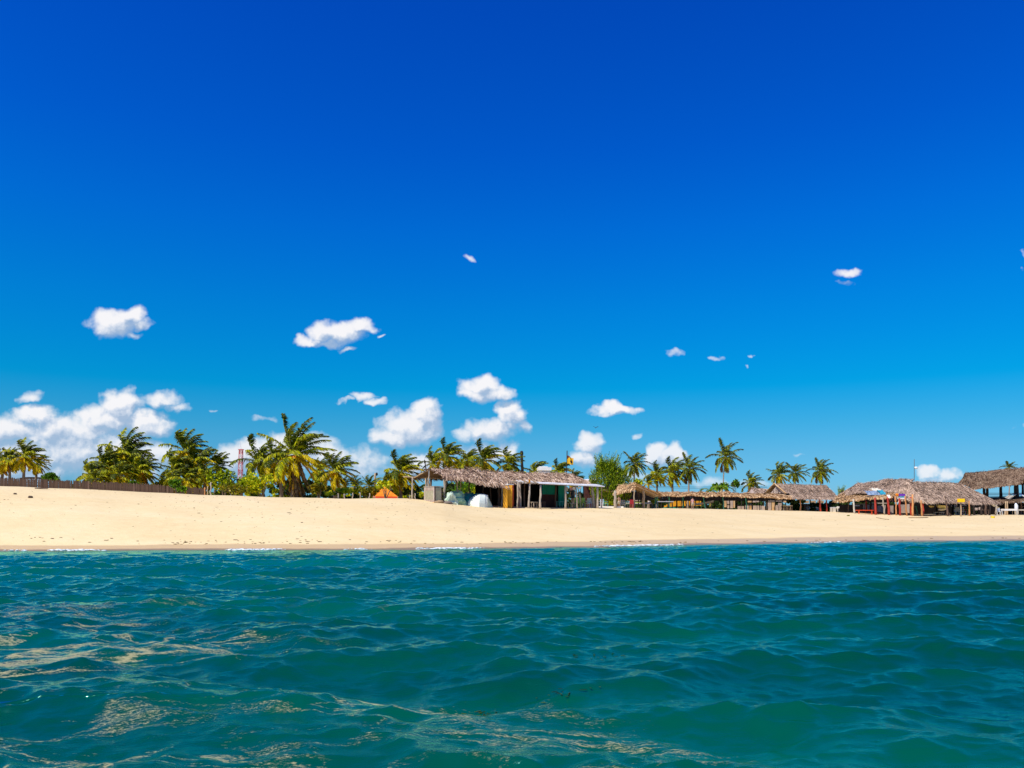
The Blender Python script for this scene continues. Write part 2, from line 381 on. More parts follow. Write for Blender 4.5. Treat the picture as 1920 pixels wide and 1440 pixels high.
spots = b.m('MULTIPLY', b.mapr(vor.outputs['Distance'], .06, .13, 1, 0), patch)
c = b.mix(b.m('MULTIPLY', spots, .35), c, (.30, .18, .08))
streak = b.mapr(b.noise(b.scalev(pos, (.5, 3.2, 1)), 1.3, 5, .7), .62, .76)
c = b.mix(b.m('MULTIPLY', b.m('MULTIPLY', streak, .5), b.mapr(b.noise(pos, .35, 3), .45, .6)), c, (.42, .27, .14))
wn = b.noise(b.scalev(pos, (.5, 1, 1)), .5, 4, .6)
zz = b.m('ADD', sp.outputs['Z'], b.m('MULTIPLY', b.m('SUBTRACT', wn, .5), .16))
wet = b.mapr(zz, .22, .29, 1, 0); soak = b.mapr(zz, .03, .10, 1, 0)
c = b.mix(wet, c, (.64, .44, .20)); c = b.mix(soak, c, (.30, .21, .11))
b.l(c, b.bsdf.inputs['Base Color'])
b.l(b.m('ADD', .35, b.m('MULTIPLY', b.m('SUBTRACT', 1.0, wet), .6)), b.bsdf.inputs['Roughness'])
b.bsdf.inputs['Specular IOR Level'].default_value = .2
b.bump(b.m('ADD', mid, b.m('MULTIPLY', b.m('ADD', fine, b.m('MULTIPLY', spots, -1.0)), .3)), .55, .10)
M['sand'] = b.mat
b = NB('seabed'); M['seabed'] = b.mat

# water
b = NB('sea_water'); pos = b.pos(); sp = b.n('ShaderNodeSeparateXYZ'); b.l(pos, sp.inputs[0])
att = b.n('ShaderNodeAttribute', attribute_name='shore_distance').outputs['Fac']
blotch = b.noise(b.scalev(pos, (.35, 1, 1)), .22, 3, .5)
body = b.ramp(b.m('ADD', b.m('MULTIPLY', blotch, .9), .0), [(.36, (.0, .060, .022)), (.62, (.0, .112, .048))])
murk = b.mapr(att, 0.1, 2.6, 1, 0)
body = b.mix(b.mapr(att, 4, 34, .45, 0), body, (.0, .17, .125))
body = b.mix(b.m('MULTIPLY', murk, .75), body, (.10, .155, .115))
# scum and foam lines drifting on the surface: ridged noise, stretched across the wind, broken to grains
w1 = b.noise(b.scalev(pos, (.30, .95, 0)), .55, 5, .6, 1.2)
rid = b.m('SUBTRACT', 1.0, b.m('ABSOLUTE', b.m('MULTIPLY', b.m('SUBTRACT', w1, .5), 26.0)), clamp=True)
w2 = b.noise(b.scalev(pos, (.6, 1.6, 0)), .8, 4, .6, .8)
rid2 = b.m('SUBTRACT', 1.0, b.m('ABSOLUTE', b.m('MULTIPLY', b.m('SUBTRACT', w2, .53), 30.0)), clamp=True)
lane = b.noise(b.scalev(pos, (.12, .22, 0)), 1.0, 3, .5)
side = b.m('SUBTRACT', lane, b.m('MULTIPLY', b.m('ADD', sp.outputs['X'], 1.5), .032))
side = b.m('ADD', side, b.m('MULTIPLY', b.m('SUBTRACT', 15.0, sp.outputs['Y']), .012))
lane = b.m('MULTIPLY', b.mapr(side, .48, .70), b.mapr(sp.outputs['Y'], 12, 22, 1, .10))
grain = b.noise(b.scalev(pos, (.6, 1.6, 1.6)), 34, 4, .8)
foam = b.m('MULTIPLY', b.m('MAXIMUM', rid, b.m('MULTIPLY', rid2, .8)), lane)
foam = b.m('MULTIPLY', b.mapr(b.m('ADD', foam, b.m('MULTIPLY', b.m('SUBTRACT', grain, .53), 2.4)), .38, .85), b.mapr(foam, .05, .4))
foam = b.m('MULTIPLY', foam, .62)
c = b.mix(foam, body, (.62, .52, .25))
df = b.n('ShaderNodeBsdfDiffuse'); b.l(c, df.inputs['Color'])
up = b.n('ShaderNodeVectorMath', operation='ADD'); geo = b.n('ShaderNodeNewGeometry')
sc_ = b.n('ShaderNodeVectorMath', operation='SCALE'); b.l(geo.outputs['Normal'], sc_.inputs[0]); b.l(b.m('ADD', .22, foam), sc_.inputs['Scale'])
b.l(sc_.outputs[0], up.inputs[0]); up.inputs[1].default_value = (0, .12, 1)
nv = b.n('ShaderNodeVectorMath', operation='NORMALIZE'); b.l(up.outputs[0], nv.inputs[0]); b.l(nv.outputs[0], df.inputs['Normal'])
r1 = b.noise(b.scalev(pos, (.7, 1.7, 1)), 5.5, 5, .65, .4); r2 = b.noise(b.scalev(pos, (.7, 2.2, 1)), 19, 4, .65)
bp = b.n('ShaderNodeBump'); bp.inputs['Strength'].default_value = .75; bp.inputs['Distance'].default_value = .02
b.l(b.m('ADD', b.m('MULTIPLY', r1, .7), b.m('MULTIPLY', r2, .25)), bp.inputs['Height'])
fr = b.n('ShaderNodeFresnel'); fr.inputs['IOR'].default_value = 1.85; b.l(bp.outputs[0], fr.inputs['Normal'])
gl = b.n('ShaderNodeBsdfGlossy'); gl.inputs['Roughness'].default_value = .05; b.l(bp.outputs[0], gl.inputs['Normal']); gl.inputs['Color'].default_value = (.40, 1.0, .86, 1)
mx = b.n('ShaderNodeMixShader'); b.l(b.m('MULTIPLY', fr.outputs[0], b.m('SUBTRACT', 1.0, b.m('MULTIPLY', foam, .85))), mx.inputs[0])
b.l(df.outputs[0], mx.inputs[1]); b.l(gl.outputs[0], mx.inputs[2]); b.l(mx.outputs[0], b.out.inputs[0])
M['water'] = b.mat
M['foam'] = simple('foam_white', (.82, .84, .82), .7, .15, 8)

# ------------------------------------------------------------------ terrain
def itp(x, pts): return np.interp(x, [p[0] for p in pts], [p[1] for p in pts])
SH = [(-2600, 1048), (-800, 1040), (0, 1033), (640, 1031), (960, 1028), (1240, 1023), (1600, 1017), (1920, 1013.5), (2800, 1003), (4500, 998)]
CD = [(-2600, 50), (-800, 58), (0, 60), (500, 62), (640, 63), (833, 66), (960, 71), (1130, 77), (1240, 84), (1450, 100), (1600, 98), (1700, 95), (1920, 93), (4500, 100)]
CY = [(-2600, 880), (-800, 895), (0, 911), (150, 917), (320, 926), (500, 932), (640, 934), (760, 935), (830, 940), (880, 946), (960, 950), (1130, 952), (1240, 953), (1450, 957), (1600, 961), (1700, 965), (1920, 966), (4500, 970)]
def shoreY(px): return EYE*F/(itp(px, SH)-HY)
_rs = np.random.RandomState(3)
_n = [(_rs.uniform(.1, 1.6), _rs.uniform(.1, 1.6), _rs.uniform(0, 6.28)) for _ in range(14)]
def bumps(X, Y):
    z = 0
    for a, b_, p in _n: z = z+np.sin(X*a*(1 if p > 3 else -1)+Y*b_+p)/(6+6*(a+b_))
    return z*.35
def ground_z(X, Y):
    X = np.asarray(X, float); Y = np.asarray(Y, float)
    px = CX+F*X/np.maximum(Y, 1)
    S = shoreY(px); C = itp(px, CD); zc = EYE+(HY-itp(px, CY))*C/F
    t = (Y-S)/(C-S)
    up = zc*(1-np.clip(1-t, 0, 1)**1.6)
    z = np.where(t < 0, np.maximum(t*(C-S)*.13, -1.5), up)
    amp = np.clip((Y-S)/6, 0, 1)*np.clip(1-(Y-130)/40, 0, 1)
    return z+bumps(X, Y)*amp*.35+.035*(np.sin(X*.45)+np.sin(X*.17+1)+.6*np.sin(X*1.3+2))*np.clip(1-np.abs(Y-S)/4, 0, 1)
def gz(x, y): return float(ground_z(x, y))
def G(px, Y):
    x = (px-CX)/F*Y; return Vector((x, Y, gz(x, Y)))
def make_ground():
    u = np.concatenate([np.linspace(-3.2, -.75, 50)[:-1], np.linspace(-.75, .75, 520), np.linspace(.75, 3.2, 50)[1:]])
    yy = np.concatenate([np.linspace(34, 100, 420), np.geomspace(100.5, 4000, 60)])
    U, Y = np.meshgrid(u, yy); X = U*Y
    Z = ground_z(X, Y)
    V = np.stack([X, Y, Z], -1).reshape(-1, 3)
    o = np_mesh('sand_beach', V, grid_faces(*U.shape), M['sand']); o['kind'] = 'structure'
make_ground()

# ------------------------------------------------------------------ sea
def ocean(N, L, lam, rms, seed, wdir, spread, kmin=0):
    r = np.random.RandomState(seed)
    k1 = np.fft.fftfreq(N, L/N)*2*np.pi; KX, KY = np.meshgrid(k1, k1); K = np.hypot(KX, KY); K[0, 0] = 1
    kp = 2*np.pi/lam
    S = K**-3.9*np.exp(-1.1*(kp/K)**2.6)*np.exp(-(K*.03)**2)
    cosw = (KX*np.cos(wdir)+KY*np.sin(wdir))/K
    S *= (np.abs(cosw)**spread*.9+.1); S[0, 0] = 0
    h = (r.normal(size=(N, N))+1j*r.normal(size=(N, N)))*np.sqrt(S)
    z = np.fft.ifft2(h).real; s = rms/z.std()
    dx = np.fft.ifft2(-1j*KX/K*h).real; dy = np.fft.ifft2(-1j*KY/K*h).real
    return z*s, dx*s, dy*s, L, N
def samp(o, X, Y, rot=0):
    z, dx, dy, L, N = o; c, s = math.cos(rot), math.sin(rot)
    a = ((X*c+Y*s)/L*N) % N; b_ = ((-X*s+Y*c)/L*N) % N
    i = np.floor(a).astype(int); j = np.floor(b_).astype(int); fa = a-i; fb = b_-j; i %= N; j %= N; i1 = (i+1) % N; j1 = (j+1) % N
    def g(q): return q[j, i]*(1-fa)*(1-fb)+q[j, i1]*fa*(1-fb)+q[j1, i]*(1-fa)*fb+q[j1, i1]*fa*fb
    Z = g(z); DX = g(dx); DY = g(dy)
    return Z, DX*c-DY*s, DX*s+DY*c
SEED = 31
CHOP = .75
o1 = ocean(512, 37.0, 4.6, .074, SEED, math.radians(80), 5)
o2 = ocean(512, 13.7, 1.2, .0105, 5, math.radians(100), 3)
o3 = ocean(256, 5.3, .40, .0032, 9, math.radians(80), 2)
def water_z(x, y):
    return float(samp(o1, np.array([x]), np.array([y]))[0][0]+samp(o2, np.array([x]), np.array([y]), .5)[0][0])
def make_sea():
    u = np.concatenate([np.linspace(-3.2, -.76, 60)[:-1], np.linspace(-.76, .76, 900), np.linspace(.76, 3.2, 60)[1:]])
    yy = np.concatenate([np.linspace(-90, 2.5, 30)[:-1], np.geomspace(2.5, 64, 1000)])
    U, Y = np.meshgrid(u, yy); W = np.sqrt(Y**2+9); X = U*np.where(Y > 8, Y, W)
    px = CX+F*X/np.maximum(Y, 3); S = shoreY(px)
    Z = 0; DX = 0; DY = 0
    fade3 = np.clip(1-(Y-14)/16, 0, 1)
    for o, r, f in ((o1, 0, 1), (o2, .5, 1), (o3, -.4, fade3)):
        a, b_, c_ = samp(o, X, Y, r); Z = Z+a*f; DX = DX+b_*f; DY = DY+c_*f
    edge = np.clip((S-Y)/10, 0, 1)**.7*.92+.08
    near = np.clip((Y+4)/6, 0, 1)*edge*np.clip((1.6-np.abs(U))/.5, 0, 1)
    dist = np.clip(S-Y, -5, 200)
    V = np.stack([X-DX*CHOP*near, Y-DY*CHOP*near, Z*near], -1).reshape(-1, 3)
    fc = grid_faces(*U.shape)
    keep = (dist.reshape(-1)[fc] > -3).all(1); fc = fc[keep]
    o = np_mesh('sea_water', V, fc, M['water']); o['kind'] = 'structure'
    at = o.data.attributes.new('shore_distance', 'FLOAT', 'POINT'); at.data.foreach_set('value', dist.reshape(-1).astype(np.float32))
make_sea()
def make_shore_foam():
    m = MB(); r = random.Random(21)
    for (a, b_, w, den) in ((85, 200, .3, .8), (410, 545, .28, .7), (640, 700, .15, .2), (770, 915, .3, .7), (1110, 1290, .3, .7), (1500, 1600, .15, .2), (0, 60, .12, .2)):
        k = int((b_-a)*1.7*den)
        for i in range(k):
            px = r.triangular(a, b_); S = float(shoreY(px)); Y = S-.35-abs(r.gauss(0, w))
            x = (px-CX)/F*Y; s = r.uniform(.015, .06)
            m.blob((x, Y, .03+r.uniform(0, .06)), (s*r.uniform(1, 3.2), s*.8, s*r.uniform(.25, .6)), i, 4, 6, .3)
    m.build('shore_foam', M['foam'], smooth=True, kind='stuff')
make_shore_foam()

# ------------------------------------------------------------------ palms
WIND = Vector((1, .15, 0))
def frond_mesh(name, az, el, droop, wind, pairs, ll, mat, seed, width=.024):
    r = random.Random(seed); m = MB(); n = 14
    d = Vector((math.cos(el)*math.cos(az), math.cos(el)*math.sin(az), math.sin(el)))
    p = Vector((0, 0, 0)); pts = [p.copy()]; dirs = [d.copy()]
    for i in range(n):
        t = i/n
        d = (d+Vector((0, 0, -1))*droop*(.3+1.4*t)/n*1.6+WIND*wind*(.3+1.5*t)/n*1.5+Vector((r.uniform(-1, 1), r.uniform(-1, 1), r.uniform(-1, 1)))*.02).normalized()
        p = p+d/n; pts.append(p.copy()); dirs.append(d.copy())
    m.tube(pts, [.014*(1-.85*i/n)+.002 for i in range(n+1)], 3, 1, False)
    for side in (-1, 1):
        for k in range(pairs):
            t = .14+.86*(k+r.uniform(.1, .9))/pairs
            fi = t*n; i = min(int(fi), n-1); base = pts[i].lerp(pts[i+1], fi-i); tg = dirs[min(i+1, n)]
            sv = tg.cross(Vector((0, 0, 1)))
            if sv.length < .1: sv = Vector((math.sin(az), -math.cos(az), 0))
            sv.normalize(); upv = sv.cross(tg).normalized()
            prof = (math.sin(math.pi*min(1, t*.8+.14))**.5)*(1 if t < .9 else .8)
            L = ll*prof*r.uniform(.8, 1.15)
            ld = (sv*side*.75+tg*(.45+.5*t)+upv*.22+Vector((0, 0, -.35))+WIND*wind*.45+Vector((r.uniform(-1, 1), r.uniform(-1, 1), r.uniform(-1, 1)))*.14).normalized()
            ld2 = (ld+Vector((0, 0, -1.0))+WIND*wind*.6).normalized()
            wv = tg.cross(ld).cross(ld)
            wv = (tg+upv*r.uniform(-.6, .6)); wv = (wv-ld*wv.dot(ld)).normalized()*width*r.uniform(.8, 1.3)
            mid = base+ld*L*.5; tip = mid+ld2*L*.5; i0 = len(m.v)
            m.v += [tuple(base-wv*.45), tuple(base+wv*.45), tuple(mid+wv*.5), tuple(mid-wv*.5), tuple(tip)]
            m.f += [(i0, i0+1, i0+2, i0+3), (i0+3, i0+2, i0+4)]; m.m += [0, 0]
    me = bpy.data.meshes.new(name); me.from_pydata(m.v, [], m.f); me.materials.append(mat); me.materials.append(M['rachis'])
    me.polygons.foreach_set('material_index', m.m); me.update(); return me
def frond_set(seed, nf, wind, droop, palette, pairs=34, ll=.24, lo=-75, width=.024):
    r = random.Random(seed); out = []
    for i in range(nf):
        a = (i+.5)/nf                       # 0 young spear, 1 old hanging frond
        az = i*2.39996+r.uniform(-.3, .3)
        el = math.radians(82-(82-lo)*a**1.05+r.uniform(-8, 8))
        mat = palette(a, r)
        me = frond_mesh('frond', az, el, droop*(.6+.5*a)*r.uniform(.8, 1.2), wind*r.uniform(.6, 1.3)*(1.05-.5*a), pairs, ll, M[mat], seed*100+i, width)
        out.append((me, .72+.33*math.sin(math.pi*min(1, .25+a*.75))))
    return out
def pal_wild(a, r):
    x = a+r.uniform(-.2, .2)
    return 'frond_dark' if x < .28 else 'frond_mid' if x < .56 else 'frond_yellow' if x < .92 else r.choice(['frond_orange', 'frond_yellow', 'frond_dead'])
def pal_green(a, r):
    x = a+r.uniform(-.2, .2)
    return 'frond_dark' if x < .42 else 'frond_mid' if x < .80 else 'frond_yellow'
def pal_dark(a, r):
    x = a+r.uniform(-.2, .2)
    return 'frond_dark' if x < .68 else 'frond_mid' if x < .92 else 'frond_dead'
SETS = {
 'wild': [frond_set(s, 36, 1.0, .95, pal_wild, 36, .30, -78, .032) for s in (1, 2, 3)],
 'green': [frond_set(s, 28, .85, .85, pal_green, 34, .29, -70, .032) for s in (4, 5)],
 'tall': [frond_set(s, 26, .75, 1.05, pal_dark, 32, .28, -68, .032) for s in (6, 7)],
 'young': [frond_set(s, 17, .5, .8, pal_green, 28, .28, 5, .034) for s in (8, 9)],
 'hero': [frond_set(12, 34, .75, .7, pal_wild, 56, .23, -62, .024)],
 'skirt': [frond_set(13, 20, .05, 1.4, lambda a, r: 'frond_dead' if r.random() < .8 else 'frond_orange', 30, .18, -72)],
}
def palm(px, py, rpx, Y, style, label, lean=0, trunk=.13, seed=0, group='coconut palms behind the beach', base_dx=0):
    r = random.Random(seed*7+int(px)); cr = P(px, py, Y); L = rpx*Y/F/.82
    bx = cr.x-lean*Y/F; g = Vector((bx, Y, gz(bx, Y)-.15))
    t = thing('palm_tree', g+Vector((0, 0, .15)), label, 'palm tree', group)
    m = MB(); n = 9; H = cr.z-g.z; pts = []; rad = []
    for i in range(n+1):
        s = i/n; bend = s**1.7
        pts.append(g.lerp(cr, s)+Vector(((cr.x-g.x)*(bend-s)+r.uniform(-.02, .02)*H*.3, r.uniform(-.01, .01)*H, 0)))
        rad.append(trunk*(1.5-.5*min(1, s*5) if s < .2 else 1-.35*s)*(1+r.uniform(-.05, .05)))
    pts[-1] = cr
    m.tube(pts, rad, 8); m.build('trunk', M['bark_pale'] if trunk < .16 else M['bark'], t, True)
    fs = SETS[style][seed % len(SETS[style])]; rz = r.uniform(-.35, .35)
    for me, k in fs:
        if style == 'wild' and r.random() < .06: continue
        o = bpy.data.objects.new('frond', me); col.objects.link(o); o.parent = t
        o.location = cr-t.location+Vector((0, 0, r.uniform(-.02, .02)*L))
        sc = L*k*r.uniform(.88, 1.12); o.scale = (sc, sc, sc); o.rotation_euler = (r.uniform(-.06, .06), r.uniform(-.06, .06), rz+r.uniform(-.1, .1))
    if style in ('tall', 'hero', 'wild') and rpx > 22:
        c = MB()
        for i in range(7):
            a = i*.9; c.blob(cr+Vector((math.cos(a)*.24, math.sin(a)*.24, -.22-.05*(i % 3))), (.13, .13, .16), i, 5, 6, .05)
        c.build('coconut_bunch', M['orange_cloth'] if style == 'hero' else M['frond_orange'], t, True)
    return t
PALMS = [
 (18, 862, 24, 88, 'wild', 'low coconut palm cut by the left edge of the view', 0),
 (4, 868, 24, 90, 'wild', 'palm half outside the left edge behind the first one', 0),
 (70, 870, 20, 92, 'wild', 'small palm on the right of the far-left pair', 4),
 (48, 856, 30, 86, 'wild', 'coconut palm with orange trunk base above the fence at the far left', 5),
 (168, 892, 30, 82, 'wild', 'lowest yellowish palm on the left flank of the first big palm clump', -4),
 (196, 872, 32, 85, 'wild', 'palm with an arched dark frond on the left shoulder of the first clump', -6),
 (236, 848, 44, 87, 'wild', 'tallest palm of the first clump, fronds swept right at the top', 0),
 (266, 884, 32, 82, 'wild', 'bushy yellow-green palm on the right side of the first clump', 6),
 (180, 900, 26, 80, 'wild', 'small golden palm in front of the left side of the first clump', -2),
 (250, 870, 34, 86, 'green', 'green palm filling the heart of the first clump', 2),
 (212, 868, 34, 88, 'wild', 'palm just left of the tallest one in the first clump', -3),
 (225, 892, 30, 80, 'wild', 'short palm at the foot of the first clump just over the fence', 0),
 (348, 846, 38, 88, 'wild', 'tallest palm of the second clump, its crest bent over to the right', 0),
 (330, 882, 34, 84, 'wild', 'palm on the left flank of the second clump with arched yellow fronds', -6),
 (372, 872, 38, 85, 'wild', 'dense dark palm in the middle of the second clump', 0),
 (385, 894, 26, 81, 'green', 'low green palm at the right foot of the second clump', 3),
 (320, 904, 24, 82, 'wild', 'low golden palm at the left foot of the second clump', -3),
 (352, 900, 28, 81, 'wild', 'short orange-leaved palm at the foot of the second clump behind the round bush', 0),
 (408, 874, 26, 88, 'green', 'small palm on the right edge of the second clump, left of the lattice mast', 5),
 (486, 866, 44, 84, 'green', 'palm with two stiff spear fronds directly left of the largest palm', -8),
 (520, 868, 40, 80, 'wild', 'bushy palm half hidden behind the left side of the largest palm', -8),
 (628, 884, 36, 79, 'wild', 'round-headed palm to the right of the largest palm', 0),
 (598, 884, 26, 88, 'wild', 'palm seen between the largest palm and the round-headed palm', 0),
 (665, 914, 20, 84, 'young', 'stemless young palm over the short stakes, nearer the round-headed palm', 0),
 (692, 912, 20, 86, 'young', 'stemless young palm just left of the wooden power pole', 0),
 (645, 912, 18, 82, 'young', 'stemless yellow-green young palm beside the round-headed palm', 0),
 (752, 886, 38, 78, 'wild', 'full palm with orange fronds between the orange canopy and the thatched shelter', 0),
 (732, 902, 22, 80, 'wild', 'small palm just above the orange canopy', 0),
 (812, 868, 26, 92, 'green', 'palm with stiff spears rising over the left end of the shelter roof', 6),
 (838, 856, 30, 90, 'wild', 'tallest palm over the left half of the shelter roof', 3),
 (862, 882, 24, 96, 'wild', 'low palm behind the shelter roof between its two tallest palms', 0),
 (879, 864, 24, 94, 'wild', 'palm left of the golden-fronded palm behind the shelter roof', 0),
 (907, 864, 34, 88, 'wild', 'golden-fronded palm behind the middle of the shelter roof', 4),
 (953, 870, 28, 90, 'green', 'palm left of the dark slanting pole behind the roof', 0),
 (1003, 886, 26, 98, 'wild', 'low palm between the dark pole and the white tank', 0),
 (1048, 886, 24, 100, 'wild', 'low palm right of the white tank, under the flag', 0),
 (1076, 898, 18, 104, 'green', 'small palm behind the right slope of the bar roof', 0),
 (1190, 870, 25, 112, 'tall', 'slender palm standing right of the feathery green tree', 2),
 (1232, 890, 23, 118, 'wild', 'left palm of the dense trio behind the long low shelter', 0),
 (1261, 886, 29, 112, 'green', 'middle and widest palm of the trio behind the long low shelter', 0),
 (1293, 880, 27, 108, 'tall', 'right palm of the trio, drooping fronds over a thin bare trunk', 3),
 (1216, 908, 18, 104, 'young', 'young palm right behind the small gabled palm-leaf hut', 0),
 (1361, 858, 29, 140, 'tall', 'tall solitary palm with a bent bare trunk against blue sky', 8),
 (1408, 906, 20, 145, 'green', 'low yellowish palm left of the grey thatched house', 0),
 (1460, 890, 23, 150, 'green', 'left palm of the three behind the grey thatched house', 0),
 (1492, 887, 21, 155, 'tall', 'middle palm of the three behind the grey thatched house', 2),
 (1538, 884, 24, 150, 'tall', 'right palm of the three behind the grey thatched house', -2),
 (1892, 877, 13, 165, 'tall', 'dark palm top poking over the roof of the two-storey shelter', 0),
]
for i, (px, py, rp, Y, st, lab, ln) in enumerate(PALMS):
    palm(px, py, rp, Y, st, lab, ln, trunk=.14 if st == 'tall' else .18, seed=i)
hero = palm(553, 852, 60, 70, 'hero', 'largest palm of the beach, full crown over a thick skirt of dead brown fronds', 2, .26, 0)
dead = [frond_mesh('dead_frond', az, math.radians(el), .5, .1, 26, .13, M['frond_dead' if i != 2 else 'frond_orange'], 900+i, .035) for i, (az, el) in enumerate(((0, -55), (.6, -66), (1.1, -72), (.3, -60), (2, -78)))]
rg = random.Random(77)
for q in range(46):
    o = bpy.data.objects.new('dead_frond', dead[q % 5]); col.objects.link(o); o.parent = hero
    zz = P(553, rg.uniform(862, 905), 70); o.location = zz-hero.location; sc = min(rg.uniform(1.9, 2.9), (zz.z-hero.location.z)*1.05)
    o.scale = (sc, sc, sc); o.rotation_euler = (0, 0, rg.uniform(0, 6.28))

# ------------------------------------------------------------------ bushes and other plants
def leaf_cloud(m, c, r, n, s, rg, lobes=6):
    cs = [(Vector(c)+Vector((rg.uniform(-.6, .6)*r[0], rg.uniform(-.6, .6)*r[1], rg.uniform(-.45, .6)*r[2])), rg.uniform(.35, .6)) for _ in range(lobes)]
    for i in range(n):
        cc, k = rg.choice(cs); d = Vector((rg.gauss(0, 1), rg.gauss(0, 1), rg.gauss(0, 1))).normalized()*(rg.random()**.4)
        p = cc+Vector((d.x*r[0]*k, d.y*r[1]*k, d.z*r[2]*k))
        a = Vector((rg.gauss(0, 1), rg.gauss(0, 1), rg.gauss(.3, .7))).normalized(); b_ = a.cross(Vector((rg.gauss(0, 1), rg.gauss(0, 1), rg.gauss(0, 1)))).normalized()
        L = s*rg.uniform(.6, 1.3); w = L*.42
        m.quad(p-a*L*.5, p+b_*w, p+a*L*.5, p-b_*w)
def bush(px, py, rx, ry, Y, n, s, mat, label, name='leafy_bush', cat='bush', lobes=7, group='leafy bushes along the crest'):
    c = P(px, py, Y); g = Vector((c.x, Y, gz(c.x, Y))); k = Y/F
    t = thing(name, g, label, cat, group); rg = random.Random(int(px*3+py))
    m = MB(); leaf_cloud(m, c, (rx*k, rx*k*.7, ry*k), n, s, rg, lobes); m.build('foliage', M[mat], t, kind='stuff')
    st = MB()
    for i in range(6):
        e = c+Vector((rg.uniform(-.7, .7)*rx*k, rg.uniform(-.4, .4)*rx*k, rg.uniform(0, .7)*ry*k)); mid = g.lerp(e, .5)+Vector((rg.uniform(-.2, .2), 0, .1))
        st.tube([g-Vector((0, 0, .1)), mid, e], [.05, .035, .012], 5)
    st.build('stems', M['bark'], t)
    return t
bush(100, 894, 18, 10, 84, 420, .30, 'leaf_green', 'small round dark green tree peeping over the left fence', 'small_tree', 'small tree')
bush(333, 911, 18, 13, 69, 700, .22, 'leaf_green', 'bright round bush growing over the fence between its two stretches')
bush(250, 906, 10, 6, 73, 160, .2, 'leaf_green', 'little green bush on top of the fence below the first palm clump')
bush(418, 902, 26, 26, 79, 1100, .24, 'leaf_lime', 'tall lime-green bush right behind the leaning stakes')
bush(455, 908, 28, 22, 77, 1100, .24, 'leaf_lime', 'lime-green bush below the red and white lattice mast')
bush(490, 910, 30, 20, 76, 1100, .24, 'leaf_lime', 'yellowish lime bush against the left skirt of the largest palm')
bush(440, 918, 30, 12, 75, 500, .2, 'leaf_olive', 'low dry olive bush on the sand crest below the lime-green bushes')
bush(597, 918, 20, 14, 75, 500, .24, 'leaf_olive', 'olive bush right beside the skirt of the largest palm')
bush(636, 923, 26, 9, 74, 420, .26, 'leaf_lime', 'low broad-leaved plants behind the short stakes')
bush(690, 922, 22, 11, 75, 420, .26, 'leaf_olive', 'low bush between the short stakes and the orange canopy')
bush(723, 914, 19, 9, 72.5, 90, .2, 'leaf_lime', 'sparse lime sprigs hanging before the orange canopy', lobes=5)
bush(722, 908, 22, 12, 77, 520, .24, 'leaf_lime', 'lime bush spreading over the top of the orange canopy')
bush(770, 922, 16, 12, 78, 400, .24, 'leaf_dark', 'dark bush left of the brown cabinet')
bush(868, 914, 24, 16, 84, 500, .28, 'leaf_green', 'bright green bush seen under the shelter roof beyond the sticks')
bush(903, 912, 20, 16, 86, 420, .28, 'leaf_lime', 'yellow-green bush seen under the shelter roof beyond the tents')
bush(850, 920, 30, 14, 90, 420, .3, 'leaf_dark', 'dark bush seen under the shelter roof behind the green tarp')
bush(1025, 893, 26, 9, 96, 420, .3, 'leaf_olive', 'bush crowding around the white tank')
bush(1052, 892, 16, 10, 94, 300, .26, 'leaf_lime', 'bush to the right of the white tank')
bush(1090, 902, 22, 10, 96, 420, .3, 'leaf_dark', 'dark bush behind the right end of the bar roof')
bush(968, 888, 24, 7, 94, 300, .26, 'leaf_lime', 'bush behind the ridge left of the dark pole')
bush(1197, 906, 12, 9, 92, 260, .26, 'leaf_lime', 'yellow-green bush directly behind the apex of the gabled hut')
bush(1350, 914, 18, 9, 130, 400, .4, 'leaf_green', 'green bush behind the long shelter at the foot of the solitary palm')
bush(1378, 910, 10, 12, 128, 260, .4, 'leaf_green', 'round-topped bush right of the solitary palm')
bush(1225, 940, 12, 6, 92, 160, .2, 'leaf_lime', 'low green plant inside the gabled hut near its right post')
bush(1142, 944, 8, 4, 84, 120, .18, 'leaf_lime', 'low pale green plant between the bar and the gabled hut')
# distant green belt
m = MB(); rg = random.Random(5)
for px in range(-700, 2700, 7):
    Y = rg.uniform(190, 230); h = rg.uniform(10, 20) if px < 1420 else rg.uniform(3, 9)
    if px < 0 or px > 1920: h *= 1.5
    leaf_cloud(m, P(px+rg.uniform(-5, 5), HY-4-h*.6, Y), (2.2, 2, h*Y/F*.8), 42, 1.0, rg, 3)
m.build('tree_belt', M['leaf_dark'], kind='stuff')
UG = [(140, 905), (180, 900), (270, 898), (284, 912), (300, 900), (395, 902), (420, 897), (520, 898), (610, 902), (640, 916), (700, 914), (780, 905), (800, 915)]
m = MB(); m2 = MB(); rg = random.Random(15)
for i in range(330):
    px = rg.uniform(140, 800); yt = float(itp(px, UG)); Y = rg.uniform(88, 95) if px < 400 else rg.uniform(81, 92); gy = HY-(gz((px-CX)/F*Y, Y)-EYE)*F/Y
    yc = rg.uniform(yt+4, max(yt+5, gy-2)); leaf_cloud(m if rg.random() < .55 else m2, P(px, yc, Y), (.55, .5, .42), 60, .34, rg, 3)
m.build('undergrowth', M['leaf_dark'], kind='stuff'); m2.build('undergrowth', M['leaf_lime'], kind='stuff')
m = MB(); UH = [(800, 905), (960, 905), (1100, 905), (1130, 915), (1240, 926), (1450, 930), (1560, 938), (1700, 938), (1780, 942), (1930, 942), (2100, 935)]
for i in range(420):
    px = rg.uniform(800, 2000); yt = float(itp(px, UH)); Y = rg.uniform(116, 128) if px > 960 else rg.uniform(94, 100); gy = HY-(gz((px-CX)/F*Y, Y)-EYE)*F/Y
    yc = rg.uniform(yt+4, max(yt+5, gy)); leaf_cloud(m, P(px, yc, Y), (1.0, .7, .6), 70, .5, rg, 3)
